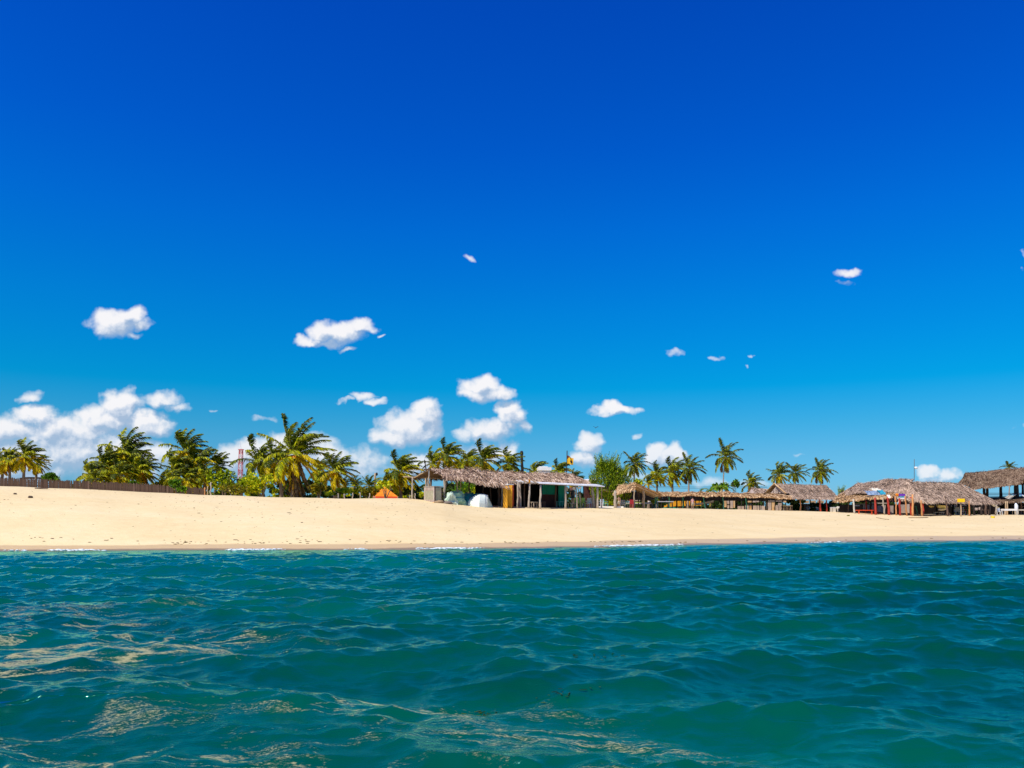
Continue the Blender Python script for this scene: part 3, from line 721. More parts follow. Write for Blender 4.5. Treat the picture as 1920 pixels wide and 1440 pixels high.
m.build('undergrowth', M['leaf_dark'], kind='stuff')  # dark planting, added behind the roofs to blacken the gaps beneath
# feathery casuarina
def feathery(px, pytop, pybot, rx, Y, label, n=900, name='feathery_tree', top_wisps=40):
    k = Y/F; base = P(px, pybot, Y); g = Vector((base.x, Y, gz(base.x, Y))); t = thing(name, g, label, 'tree')
    rg = random.Random(int(px)); top = P(px, pytop, Y); H = top.z-g.z
    tr = MB(); tr.tube([g-Vector((0, 0, .1)), g+Vector((.05, 0, H*.5)), Vector((top.x, Y, top.z-.3))], [.16, .1, .03], 7)
    for i in range(16):
        a = rg.uniform(0, 6.28); z = g.z+H*rg.uniform(.15, .7); R = rx*k*rg.uniform(.5, .9)
        p0 = Vector((top.x, Y, z)); tr.tube([p0, p0+Vector((math.cos(a)*R*.5, math.sin(a)*R*.5, .5)), p0+Vector((math.cos(a)*R, math.sin(a)*R, 1.1))], [.05, .03, .01], 4)
    tr.build('trunk', M['bark'], t, True)
    m = MB(); tips = []
    for i in range(n):
        a = rg.uniform(0, 6.28); s = rg.random(); R = rx*k*(math.sin(math.pi*(.18+.75*s))**.8)*math.sqrt(rg.random())
        p = Vector((top.x+math.cos(a)*R, Y+math.sin(a)*R, g.z+H*(.10+.72*s)))
        d = Vector((math.cos(a)*.45+.12, math.sin(a)*.45, 1)).normalized()
        tips.append((p, d, rg.uniform(.45, .95)*H*.16))
    for i in range(top_wisps):
        a = rg.uniform(0, 6.28); R = rx*k*.62*math.sqrt(rg.random()); p = Vector((top.x+math.cos(a)*R, Y+math.sin(a)*R, g.z+H*rg.uniform(.68, .84)))
        tips.append((p, Vector((math.cos(a)*.3+.1, math.sin(a)*.2, 1)).normalized(), H*rg.uniform(.16, .28)))
    for p, d, L in tips:
        for j in range(9):
            q = p+d*L*j/9; e = (d*.8+Vector((rg.gauss(0, .5), rg.gauss(0, .5), rg.gauss(0, .35)))).normalized()*L*.42*(1-j/12)
            w = e.cross(Vector((rg.gauss(0, 1), rg.gauss(0, 1), .1))).normalized()*.042
            m.tri(q-w, q+w, q+e)
    m.build('foliage', M['needle'], t, kind='stuff')
feathery(1138, 855, 935, 33, 88, 'broad feathery green tree behind the gap between bar and gabled hut', 1300, top_wisps=90)
feathery(1160, 868, 930, 26, 90, 'smaller feathery tree leaning on the right of the broad one', 800, top_wisps=14)
feathery(1577, 912, 945, 7, 130, 'small dark pointed tree between the grey thatched house and the red-post shelter', 160, top_wisps=20)
# banana plant
def banana(px, py, Y, s, label, seed=0):
    g = G(px, Y); t = thing('banana_plant', g, label, 'plant'); c = P(px, py, Y); rg = random.Random(seed)
    MB().tube([g, g.lerp(c, .5), c], [.18, .15, .08], 7).build('stem', M['rachis'], t, True)
    for i in range(7):
        a = i*2.4; d = Vector((math.cos(a), math.sin(a), rg.uniform(.5, 1.2))).normalized(); p = c.copy(); m = MB(); L = s*rg.uniform(.8, 1.1); pp = []
        for j in range(7):
            sv = d.cross(Vector((0, 0, 1))).normalized(); w = .28*s/2*math.sin(math.pi*(j+.4)/7.2)
            pp.append((p-sv*w+Vector((0, 0, .05)), p.copy(), p+sv*w+Vector((0, 0, .05)))); d = (d+Vector((.05, 0, -.26))).normalized(); p = p+d*L/7
        for j in range(6):
            m.quad(pp[j][0], pp[j][1], pp[j+1][1], pp[j+1][0]); m.quad(pp[j][1], pp[j][2], pp[j+1][2], pp[j+1][1])
        m.build('leaf', M['leaf_green'], t)
banana(1352, 915, 126, 3.0, 'banana plant whose broad leaves rise over the long low shelter', 3)
banana(1332, 922, 124, 2.4, 'lower banana plant left of the solitary palm trunk', 5)

# ------------------------------------------------------------------ building helpers
def post(parent, a, b_, r, mat, seed=0, name='post', crook=.05, n=6, label=None):
    rg = random.Random(seed); a = Vector(a); b_ = Vector(b_); pts = []; rad = []
    for i in range(6):
        s = i/5; k = math.sin(math.pi*s)*crook; pts.append(a.lerp(b_, s)+Vector((rg.uniform(-1, 1)*k, rg.uniform(-1, 1)*k, 0))); rad.append(r*(1.12-.22*s)*rg.uniform(.9, 1.1))
    o = MB().tube(pts, rad, n).build(name, M[mat], parent, True)
    if label: o['label'] = label
    return o
def pp(parent, px, ytop, Y, r, mat, ybot=None, pxb=None, seed=None, **k):
    """post whose foot is on the ground at column px(b) and whose head is at row ytop"""
    t = P(px, ytop, Y); x = ((pxb if pxb is not None else px)-CX)/F*Y; b_ = Vector((x, Y, gz(x, Y)-.1))
    if ybot is not None: b_.z = EYE+(HY-ybot)/F*Y
    return post(parent, b_, t, r, mat, seed if seed is not None else int(px), **k)
def thatch(parent, A, B, C, D, n, ll=.9, mat='thatch', seed=1, th=.10, name='thatch_slope', fringe=1.0, wave=.08, wid=.07, slant=0):
    """A ridge left, B ridge right, C eave right, D eave left"""
    rg = random.Random(seed); A, B, C, D = map(Vector, (A, B, C, D)); m = MB()
    ph = [rg.uniform(0, 6) for _ in range(4)]
    def S(s, t):
        p = A.lerp(B, s).lerp(D.lerp(C, s), t)
        return p+Vector((0, 0, wave*(math.sin(s*9+ph[0]+t*3)*.5+math.sin(s*21+ph[1])*.35+math.sin(t*7+s*5+ph[2])*.4)))
    nrm = (C-D).cross(A-D).normalized()
    if nrm.z < 0: nrm = -nrm
    down = ((D-A).normalized()+(C-B).normalized()).normalized(); across = nrm.cross(down).normalized()
    NX, NY = 22, 6; i0 = len(m.v)
    for lay in (0, 1):
        for j in range(NY+1):
            for i in range(NX+1): m.v.append(tuple(S(i/NX, j/NY)-nrm*th*lay))
    st = (NX+1)*(NY+1)
    for j in range(NY):
        for i in range(NX):
            q = i0+j*(NX+1)+i; m.f.append((q, q+1, q+NX+2, q+NX+1)); m.m.append(0)
            q += st; m.f.append((q+NX+1, q+NX+2, q+1, q)); m.m.append(0)
    def wall(idx):
        for a_, b2 in zip(idx[:-1], idx[1:]): m.f.append((a_, b2, b2+st, a_+st)); m.m.append(0)
    wall([i0+i for i in range(NX+1)]); wall([i0+NY*(NX+1)+i for i in range(NX+1)])
    wall([i0+j*(NX+1) for j in range(NY+1)]); wall([i0+j*(NX+1)+NX for j in range(NY+1)])
    for i in range(n):
        s = rg.random(); t = rg.random()
        if rg.random() < .22*fringe: t = rg.uniform(.88, 1.0)
        p = S(s, t)+nrm*rg.uniform(.0, .06)
        d = (down+across*rg.gauss(slant, .28)+nrm*rg.uniform(-.02, .12)).normalized(); L = ll*rg.uniform(.45, 1.15); w = wid*rg.uniform(.6, 1.5)
        wv = (d.cross(nrm)*1.0+nrm*rg.uniform(-.5, .5)).normalized()*w*.5
        e1 = p+d*L*.55; d2 = (d+Vector((0, 0, -.5 if t > .8 else -.08))).normalized(); e2 = e1+d2*L*.45
        k = len(m.v); m.v += [tuple(p-wv), tuple(p+wv), tuple(e1+wv), tuple(e1-wv), tuple(e2+wv*.4), tuple(e2-wv*.4)]
        m.f += [(k, k+1, k+2, k+3), (k+3, k+2, k+4, k+5)]; m.m += [0, 0]
    # bristly ridge line
    for i in range(int(n*.06)):
        p = S(rg.random(), 0)+nrm*.03; d = (across*rg.choice((-1, 1))*rg.uniform(.3, 1)+down*rg.uniform(-.5, .6)+nrm*rg.uniform(.0, .35)).normalized()
        w = nrm.cross(d).normalized()*wid*.45; L = ll*rg.uniform(.3, .6); m.quad(p-w, p+w, p+d*L+w*.3, p+d*L-w*.3)
    o = m.build(name, M[mat], parent); return o
def plank(parent, a, b_, w, h, mat, name='beam', label=None):
    a = Vector(a); b_ = Vector(b_); d = b_-a; L = d.length; ex = d.normalized(); ey = Vector((0, 0, 1)).cross(ex).normalized()
    o = MB().box((a+b_)/2, (L, w, h), ex=ex, ey=ey).build(name, M[mat], parent)
    if label: o['label'] = label
    return o

# ------------------------------------------------------------------ left fence
fence = thing('paling_fence', G(150, 84), 'long low fence of weathered brown palings along the left sand crest', 'fence')
proto = []
for q in range(6):
    h = 1.0; me = MB().box((0, 0, h/2), (.105, .03, h)).box((0, 0, h+.02), (.06, .028, .05))
    mesh = bpy.data.meshes.new('paling'); mesh.from_pydata(me.v, [], me.f); mesh.materials.append(M['paling'] if q < 4 else M['paling'] if q == 5 else M['post_brown']); proto.append(mesh)
proto += proto[:4]*4
FT = [(-80, 894), (0, 897), (60, 899), (150, 903), (220, 906), (300, 910), (345, 914), (400, 917)]
rg = random.Random(9); px = -60.0; cnt = 0
while px < 382:
    Y = 73-px*.008; w = 2.12
    if not (346 < px < 350 or 326 < px < 330):
        top = P(px, float(itp(px, FT))+rg.uniform(-1.6, 1.2), Y); g = gz(top.x, Y)-.1; o = bpy.data.objects.new('paling', rg.choice(proto+proto[:4]*2)); col.objects.link(o)
        o.parent = fence; o.location = Vector((top.x, Y, g))-fence.location; o.scale = (rg.uniform(.8, 1.2), 1, max(.6, top.z-g)); o.rotation_euler = (0, rg.gauss(0, .025), rg.gauss(0, .12)); cnt += 1
    px += w*rg.uniform(.85, 1.12)
for k in range(2):
    a = P(-60, 900+k*5, 73.6); b_ = P(380, 919+k*4-1, 70.1); plank(fence, a, b_, .05, .07, 'post_brown', 'rail')
for i, (px, yt, mt, lab) in enumerate(((384, 914, 'post_orange', 'short orange-brown stake just right of the fence end'), (389, 912, 'post_tan', 'second stake right of the fence end, slightly taller than its neighbour'), (395, 904, 'post_pale', 'tallest pale stake standing right of the fence end'))):
    t = thing('stake', G(px, 69), lab, 'stake', 'stakes at the fence end'); pp(t, px+.5, yt, 69, .055, mt, pxb=px)
r_ = thing('low_roof', G(60, 95), 'dark curved low roof behind the left fence under the first palms', 'roof')
m = MB()
for i in range(8):
    a = P(36+i*6, 896-3*math.sin(math.pi*i/8)+i*.35, 95); b_ = P(36+i*6+6, 896-3*math.sin(math.pi*(i+1)/8)+(i+1)*.35, 95)
    m.slab(a+Vector((0, 3, .1)), b_+Vector((0, 3, .1)), b_, a, .12)
m.build('roof_sheet', M['post_dark'], r_); [post(r_, Vector((P(px, 0, 96).x, 96, gz(P(px, 0, 96).x, 96))), P(px, 899, 96), .06, 'post_dark') for px in (40, 60, 80)]
# row of short stakes right of the large palm
for i, (px, yt) in enumerate(((634, 925), (646, 926), (661, 924), (676, 924), (693, 925), (769, 928), (779, 925))):
    t = thing('short_stake', G(px, 70), 'short pale stake %s' % ('first of the row right of the round-headed palm', 'second of the row right of the round-headed palm', 'under the first young palm', 'under the second young palm', 'last of the row, next to the orange canopy', 'left of the open shelter frame', 'beside the leftmost shelter post')[i], 'stake', 'short stakes on the crest')
    pp(t, px+rng.uniform(-1, 1), yt, 70, .045, 'post_pale', pxb=px)

# ------------------------------------------------------------------ mast, poles, wires
t = thing('lattice_mast', G(449, 300), 'tall red and white lattice mast far behind the lime-green bushes', 'mast')
tp = P(452, 843, 300); bt = Vector((P(449, 900, 300).x, 300, gz(0, 300)))
hw = .55; cs = [Vector((sx*hw, sy*hw, 0)) for sx, sy in ((-1, -1), (1, -1), (1, 1), (-1, 1))]
for c_ in cs: MB().tube([bt+c_*1.6, tp+c_], [.13, .11], 4).build('leg', M['tower_red'], t)
nb = 12
for i in range(nb):
    a = bt.lerp(tp, i/nb); b_ = bt.lerp(tp, (i+1)/nb); m = MB()
    for j in range(4):
        c0, c1 = cs[j], cs[(j+1) % 4]; m.tube([a+c0*1.05, b_+c1*1.05], .07, 3); m.tube([a+c1*1.05, b_+c0*1.05], .07, 3); m.tube([b_+c0*1.05, b_+c1*1.05], .09, 3)
    m.build('brace', M['tower_red'] if i % 2 else M['tower_white'], t)
MB().box(tp, (1.7, 1.7, .25)).build('platform', M['tower_red'], t)
MB().tube([tp, tp+Vector((-.3, 0, 3.0))], [.08, .04], 4).build('antenna', M['tower_white'], t)
t = thing('power_pole', G(703, 92), 'wooden power pole with a small crossarm behind the orange canopy', 'pole')
pp(t, 703.5, 887, 92, .12, 'post_tan', n=8); plank(t, P(702, 891.5, 92), P(707.5, 890, 92), .12, .12, 'post_brown', 'crossarm')
MB().blob(P(706.5, 889, 92), (.14, .14, .2), 1).build('insulator', M['post_dark'], t)
t = thing('dark_pole', G(983, 92), 'dark thick pole leaning left behind the bar roof', 'pole'); pp(t, 978, 849, 92, .17, 'post_dark', pxb=983, n=8)
MB().blob(P(978, 850, 92), (.2, .2, .3), 2).build('pole_cap', M['post_dark'], t)
t = thing('bent_stick', G(783, 90), 'thin slanted dead trunk over the left end of the shelter roof', 'dead trunk'); pp(t, 796, 862, 90, .07, 'post_dark', pxb=806, crook=.12)
t = thing('flag_pole', G(1061, 92), 'thin pole flying a yellow flag with a dark emblem', 'flag pole'); pp(t, 1063.3, 845, 92, .06, 'post_dark', pxb=1060.5)
fl = NB('flag_cloth'); uvn = fl.n('ShaderNodeUVMap', uv_map='uv'); sx = fl.n('ShaderNodeSeparateXYZ'); fl.l(uvn.outputs[0], sx.inputs[0]); u_, v_ = sx.outputs[0], sx.outputs[1]
red = fl.mapr(fl.m('ADD', fl.m('MULTIPLY', u_, .9), fl.m('SUBTRACT', 1.0, v_)), .45, .5, 1, 0)
du = fl.m('SUBTRACT', u_, .66); dv = fl.m('SUBTRACT', v_, .42); em = fl.mapr(fl.m('ADD', fl.m('MULTIPLY', fl.m('MULTIPLY', du, du), 1.2), fl.m('MULTIPLY', dv, dv)), .035, .055, 1, 0)
fl.l(fl.mix(em, fl.mix(red, (.82, .44, .01), (.14, .03, .01)), (.02, .02, .02)), fl.bsdf.inputs['Base Color']); fl.bsdf.inputs['Roughness'].default_value = .8
me = bpy.data.meshes.new('flag'); vs = []; uv = []; nu, nv = 12, 8
for j in range(nv+1):
    for i in range(nu+1):
        uu, vv = i/nu, j/nv; p = P(1063.4+11.8*uu, 869.5-15.5*vv+5.5*uu*vv+2.2*uu*(1-vv)*1.0, 91.9)
        vs.append(p+Vector((0, .16*math.sin(uu*8+vv*2)*uu, .05*math.sin(uu*7)))-Vector(t.location)); uv.append((uu, vv))
me.from_pydata(vs, [], [tuple(x) for x in grid_faces(nv+1, nu+1).tolist()]); me.materials.append(fl.mat); ul = me.uv_layers.new(name='uv')
for lp in me.loops: ul.data[lp.index].uv = uv[lp.vertex_index]
o = bpy.data.objects.new('flag', me); col.objects.link(o); o.parent = t
for k, (y0, lab) in enumerate(((913.0, 'upper thin power line crossing the sky behind the long shelter'), (915.5, 'lower thin power line crossing the sky behind the long shelter'))):
    pts = [P(1215+i*16, y0-1.5+1.6*math.sin(math.pi*i/14), 150) for i in range(15)]
    o = MB().tube(pts, .025, 4).build('power_line', M['wire']); tag(o, lab, 'cable', 'power lines')
t = thing('lamp_mast', G(1714, 110), 'thin mast with a small white lamp above the large grey thatched roof', 'mast')
pp(t, 1714.3, 861, 110, .035, 'post_brown', pxb=1714, crook=0)
MB().blob(P(1717.5, 877, 110), (.24, .18, .16), 3).build('lamp', M['white_paint'], t, True); plank(t, P(1714.3, 875, 110), P(1717, 876.5, 110), .05, .05, 'white_paint', 'arm')
t = thing('white_tank', G(1020, 84), 'white square water tank with a slab lid showing over the bar roof', 'water tank')
c_ = P(1020, 884, 84); MB().box((c_.x, 84, (c_.z+gz(c_.x, 84))/2), (1.15, 1.1, c_.z-gz(c_.x, 84)+.2), .1).build('tower', M['concrete'], t)
MB().box((c_.x+.02, 84, c_.z+.25), (1.35, 1.3, .34), .1).build('lid', M['white_paint'], t); MB().box((c_.x-.1, 84, c_.z+.46), (.9, .9, .1), .1).build('cap', M['white_paint'], t)
t = thing('small_shed', G(1105, 92), 'small dark shed with a white-edged flat roof between bar and feathery tree', 'shed')
MB().slab(P(1094, 898.5, 93.5), P(1118, 897.5, 93.5), P(1119, 900.5, 92), P(1093, 900.5, 92), .1).build('roof', M['metal_sheet'], t)
c_ = P(1106, 905, 93.4); MB().box((c_.x, 93.4, (c_.z+gz(c_.x, 93))/2+.1), (1.35, 1.0, c_.z-gz(c_.x, 93)+.2)).build('wall', M['wall_maroon'], t)
o = MB(); c_ = P(1117, 802, 140)
o.quad(c_+Vector((-.55, 0, .28)), c_+Vector((-.25, .12, .2)), c_+Vector((0, .12, 0)), c_+Vector((0, -.12, 0))); o.quad(c_+Vector((.55, 0, .2)), c_+Vector((.25, .12, .22)), c_+Vector((0, .12, 0)), c_+Vector((0, -.12, 0))); o.blob(c_, (.1, .26, .08), 1)
tag(o.build('bird', M['bird']), 'small dark bird flying below the flat little cloud', 'bird')

# ------------------------------------------------------------------ orange canopy
t = thing('orange_canopy', G(722, 74), 'bright orange pyramid canopy half buried in bushes', 'canopy')
ap = P(721, 912, 75.5); q4 = [P(703, 930.5, 74), P(746, 931, 74), P(742, 930, 77.5), P(700, 930, 77.5)]
m = MB()
for i in range(4): m.tri(q4[i], q4[(i+1) % 4], ap)
m.build('canopy_cloth', M['orange_cloth'], t); m = MB()
for i in range(4):
    a, b_ = q4[i], q4[(i+1) % 4]; m.quad(a-Vector((0, 0, .18)), b_-Vector((0, 0, .18)), b_, a)
m.build('valance', M['red_paint'], t)
for a in q4: post(t, (a.x, a.y, gz(a.x, a.y)-.1), a, .04, 'post_pale', crook=.01, name='leg')

# ------------------------------------------------------------------ main shelter and bar: local frame along the building
O = Vector((-5.33, 63, 0)); EX = Vector((.76, .65, 0)).normalized(); EY = Vector((-EX.y, EX.x, 0))
def Lc(s, tt, z): p = O+EX*s+EY*tt; return Vector((p.x, p.y, z))
def sp_(px, tt):
    k = (px-CX)/F; b0 = O+EY*tt; return (k*b0.y-b0.x)/(EX.x-k*EX.y)
def Lz(px, py, tt):
    s = sp_(px, tt); p = Lc(s, tt, 0); return Vector((p.x, p.y, EYE+(HY-py)/F*p.y))
def lpost(par, px, tt, ytop, r, mat, pxb=None, ybot=None, seed=None, **k):
    a = Lz(px, ytop, tt); s = sp_(pxb if pxb is not None else px, tt); g = Lc(s, tt, 0); g.z = gz(g.x, g.y)-.12
    return post(par, g, a, r, mat, seed if seed is not None else int(px*3), **k)
sh = thing('open_shelter', Lc(0, 0, gz(-5.33, 63)), 'open-sided shelter with a shaggy sagging palm-leaf roof at the left end of the bar', 'shelter')
rl = Lz(808, 877, 2.4); rr = Lz(952, 886, 2.4); el_ = Lz(836, 892.5, -.25); er_ = Lz(946, 909.5, -.8)
thatch(sh, rl, rr, er_, el_, 2600, 1.0, 'thatch', 11, .10, wave=.10, wid=.075)
bl = Lz(776, 893, 4.7); br = Lz(930, 900, 4.7)
thatch(sh, rl+Vector((0, 0, -.02)), rr+Vector((0, 0, -.02)), br, bl, 1500, .9, 'thatch_shaded', 12, .10, name='rear_thatch_slope')
for i, (px, tt, yt, r, mt) in enumerate(((833, 0, 893, .11, 'post_pale'), (773.5, 4.6, 894, .075, 'post_pale'), (804, 2.4, 880, .08, 'post_pale'), (798, 3.4, 897, .07, 'post_tan'), (858, -.1, 902, .06, 'post_tan'), (863.5, 1.5, 900, .05, 'post_tan'), (880, 4.4, 900, .07, 'post_brown'), (905, 4.4, 902, .07, 'post_brown'), (920, 2.4, 900, .06, 'post_brown'))):
    lpost(sh, px, tt, yt, r, mt)
lpost(sh, 855.5, 0, 900, .045, 'post_tan', pxb=860)
for a, b_ in ((Lz(775, 896, 4.7), Lz(809, 879, 2.4)), (Lz(809, 879, 2.4), Lz(837, 894, -.1)), (Lz(756, 894, 4.8), Lz(830, 897, 4.4)), (Lz(786, 889, 4.0), Lz(811, 883, 3.0))):
    post(sh, a, b_, .045, 'post_tan', 5, name='rafter')
for q in range(7):
    s = q*.95+.3; post(sh, Lc(s, 2.4, rl.z-.16), Lc(s, -.1, el_.z-.2-.08*q), .035, 'post_brown', q, name='rafter')
post(sh, Lc(-.2, -.15, el_.z-.2), Lc(6.2, -.4, er_.z-.05), .05, 'post_brown', 3, name='eave_beam'); post(sh, Lc(-.3, 2.4, rl.z-.15), Lc(6.3, 2.4, rr.z-.15), .06, 'post_brown', 4, name='ridge_beam')
for i in range(9):
    a = Lz(846+i*9, 896+i*1.6, 4.7); post(sh, a+Vector((0, 0, .2)), a+Vector((rng.uniform(-.3, .3), .1, -.9)), .02, 'post_brown', i, name='hanging_frond_stalk', crook=.1)

bar = thing('beach_bar', Lc(7, 0, gz(*Lc(7, 0, 0).xy)), 'long thatched beach bar with a white sheet awning, orange panels and a green wall', 'beach bar')
r0 = Lz(930, 884.5, 2.4); r1 = Lz(1074, 889, 2.4); e0 = Lz(938, 901, 0); e1 = Lz(1104, 904, 0)
thatch(bar, r0, r1, e1, e0, 3400, .7, 'thatch', 14, .10, fringe=.5, wave=.05, wid=.07)
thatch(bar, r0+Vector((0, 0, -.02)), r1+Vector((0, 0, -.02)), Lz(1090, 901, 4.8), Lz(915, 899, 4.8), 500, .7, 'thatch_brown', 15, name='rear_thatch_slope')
a0, a1 = Lz(1003, 902.5, 0), Lz(1118, 907.8, -.1); c0, c1 = Lz(1010, 905.5, -1.5), Lz(1134, 911.5, -1.5)
# awning made of overlapping sheets
ns = 7
for i in range(ns):
    f0, f1 = i/ns, (i+1.04)/ns
    MB().slab(a0.lerp(a1, f0)+Vector((0, 0, .012*(i % 2))), a0.lerp(a1, min(1, f1))+Vector((0, 0, .012*(i % 2))), c0.lerp(c1, min(1, f1))+Vector((0, 0, .012*(i % 2))), c0.lerp(c1, f0)+Vector((0, 0, .012*(i % 2))), .03).build('awning_sheet', M['metal_sheet'], bar)
MB().slab(c0+Vector((0, -.02, -.02)), c1+Vector((0, -.02, -.02)), c1+Vector((0, -.05, -.06)), c0+Vector((0, -.05, -.06)), .03).build('awning_edge', M['white_paint'], bar)
for i, (pa, pb) in enumerate(((962, 974), (968, 981), (974, 986), (980, 991), (986, 997), (992, 1002), (998, 1007))):
    plank(bar, Lz(pa, 900.5, 0), Lz(pb, 905.5, -1.4), .07, .05, 'white_paint' if i % 3 else 'post_tan', 'batten')
plank(bar, Lz(955, 903, -1.2), Lz(1010, 906, -1.4), .08, .08, 'post_pale', 'front_beam'); plank(bar, Lz(1008, 907.5, -1.42), Lz(1130, 912, -1.42), .07, .1, 'post_brown', 'front_beam')
for i, (px, tt, yt, r, mt, pb) in enumerate(((936, .2, 903, .13, 'post_brown', 936), (941.5, -.2, 905, .07, 'post_pale', 941), (946.5, .3, 910, .07, 'post_tan', 947), (949.5, -.3, 905, .06, 'post_pale', 948), (971.5, -1.3, 903, .085, 'post_pale', 969.5), (974.5, -.4, 902, .11, 'post_pale', 975.5), (983, .6, 905, .085, 'post_brown', 983), (993, -1.3, 905, .09, 'post_pale', 991), (1013.5, -1.4, 909, .10, 'post_pale', 1013), (1042, .6, 909, .08, 'post_brown', 1042), (1060.5, -1.4, 910, .10, 'post_pale', 1060), (1079.5, -1.4, 911, .075, 'post_pale', 1082.5), (1094, 1.0, 912, .06, 'post_brown', 1094), (1110, -1.0, 913, .15, 'post_pale', 1114), (1120, -1.4, 912, .11, 'post_pale', 1120), (1128, 1.2, 912, .06, 'post_brown', 1128))):
    lpost(bar, px, tt, yt, r, mt, pxb=pb, crook=.04)
plank(bar, Lz(940, 901, .3), Lz(947.5, 916, .3), .05, .05, 'post_tan', 'brace'); plank(bar, Lz(953, 901, .3), Lz(947.5, 916, .3), .05, .05, 'post_tan', 'brace')
def lwall(par, pxa, pxb_, tt, yt, yb, mat, name, th=.06, tt2=None):
    tt2 = tt if tt2 is None else tt2; A = Lz(pxa, yt, tt); B = Lz(pxb_, yt, tt2)
    z0 = (EYE+(HY-yb)/F*A.y) if yb else min(gz(A.x, A.y), gz(B.x, B.y))-.1; zt = max(A.z, B.z)
    c_ = (A+B)/2; d = B-A; d.z = 0; ex = d.normalized(); ey = Vector((-ex.y, ex.x, 0))
    return MB().box((c_.x, c_.y, (z0+zt)/2), (d.length, th, zt-z0), ex=ex, ey=ey).build(name, M[mat], par)
for i in range(22):                     # rear wall, one board each, near-black to give the interior shade
    s0 = 6.6+i*.5; A = Lc(s0, 4.5, 0); g = gz(A.x, A.y)-.1; A2 = Lc(s0+.25, 4.5, 0)
    MB().box((A2.x, A2.y, (g+4.9)/2), (.48, .05+.01*(i % 3), 4.9-g), ex=EX, ey=EY).build('shade_board', M['shade_dark'], bar)
lwall(bar, 962, 970, 1.0, 906, None, 'shade_dark', 'shade_partition'); MB().box(Lc(12.0, 3.6, 2.38), (11, 6, .12), ex=EX, ey=EY).build('floor_slab', M['shade_dark'], bar)  # dark sheet put across the shaded opening
for i in range(3): lwall(bar, 943.5+i*2.7, 946.1+i*2.7, -1.15-.08*i, 911.5, None, 'orange_board', 'orange_board', tt2=-1.23-.08*i)
for i in range(3): lwall(bar, 951.5+i*3.05, 954.4+i*3.05, -1.0-.09*i, 909.5, None, 'orange_board', 'orange_board', tt2=-1.09-.09*i)
lwall(bar, 950.5, 961, -.98, 907.5, 909.3, 'white_paint', 'white_lintel', .3)
lwall(bar, 960.8, 963, -1.1, 909, None, 'red_paint', 'shaded_side_board', tt2=.4)  # shaded edge of the orange panels, its darker tone given as colour
for i in range(6): lwall(bar, 1017+i*4.4, 1021.2+i*4.4, 1.6+.015*(i % 2), 908, 928, 'wall_green', 'green_board')
for i in range(4): lwall(bar, 1047+i*3.2, 1050+i*3.2, 1.3+.015*(i % 2), 908, 948, 'wall_green', 'green_board')
lwall(bar, 1015, 1046, 1.5, 927.5, None, 'wall_maroon', 'dado_panel')
lwall(bar, 1012, 1018, 1.7, 905, None, 'shade_dark', 'shade_partition')
for i in range(10):
    lwall(bar, 963+i*5, 967.6+i*5, 2.6, 905, None, 'shade_dark', 'dark_board')  # near-black boards painted as the shade deep in the bar
# tables, stools, chairs and hanging clothes of the bar
def table(loc, w, d, h, mat, label, ang=0, name='table', cat='table', group=None, legs='post_pale', th=.05):
    t = thing(name, loc, label, cat, group); ex = Vector((math.cos(ang), math.sin(ang), 0)); ey = Vector((-ex.y, ex.x, 0)); l = Vector(loc)
    MB().box(l+Vector((0, 0, h)), (w, d, th), ang).build('table_top', M[mat], t)
    for a, b_ in ((-1, -1), (1, -1), (1, 1), (-1, 1)):
        q = l+ex*a*(w/2-.06)+ey*b_*(d/2-.06); MB().tube([q-Vector((0, 0, .03)), q+Vector((0, 0, h))], .035, 5).build('leg', M[legs], t)
    return t
def stool(loc, h, mat, label, group='stools under the awning'):
    return table(loc, .34, .34, h, mat, label, .7, 'stool', 'stool', group, legs=mat)
def chair(loc, mat, label, ang=0, group='plastic chairs at the beach bars', s=1.0):
    t = thing('plastic_chair', loc, label, 'chair', group); ex = Vector((math.cos(ang), math.sin(ang), 0)); ey = Vector((-ex.y, ex.x, 0)); l = Vector(loc)
    MB().box(l+Vector((0, 0, .43*s)), (.46*s, .44*s, .05), ang).build('seat', M[mat], t)
    m = MB(); m.box(l+ey*.22*s+Vector((0, 0, .68*s)), (.46*s, .04, .46*s), ang); m.build('backrest', M[mat], t)
    for a in (-1, 1):
        MB().box(l+ex*a*.23*s+Vector((0, 0, .62*s)), (.05, .42*s, .04), ang).build('armrest', M[mat], t)
        for b_ in (-1, 1):
            q = l+ex*a*.2*s+ey*b_*.19*s; MB().tube([q, q+Vector((0, 0, .43*s))], .026, 5).build('leg', M[mat], t)
    return t
def LG(px, tt): p = Lc(sp_(px, tt), tt, 0); p.z = gz(p.x, p.y)-.02; return p
table(LG(1001.5, -.6), .5, .4, .52, 'post_pale', 'small pale bench-table between the second and third awning posts', .7)
stool(LG(1018.5, .4), .5, 'post_brown', 'dim stool right of the third awning post, before the maroon wall')
table(LG(1052, .3), .8, .5, .55, 'plastic_teal', 'dark teal table in front of the green wall', .7, legs='plastic_teal')
table(LG(1074, -.4), .9, .5, .42, 'post_pale', 'low pale bench under the person in the bar', .7)
chair(LG(1083.5, -.2), 'plastic_green', 'lime plastic chair right of the bent awning post', .4)
chair(LG(1097, -.2), 'plastic_green', 'lime plastic chair in the middle of the open right end of the bar', .8)
chair(LG(1088, .5), 'plastic_white', 'white plastic chair between the two lime ones', 2.2)
chair(LG(1103, -.5), 'plastic_white', 'white plastic chair against the thick knotty post', -.6)
chair(LG(1124, -1.2), 'plastic_white', 'white folding chair outside the last awning post', 1.2)
table(LG(1107, .8), .9, .6, .7, 'post_brown', 'dark table behind the thick knotty post', .7, legs='post_brown')
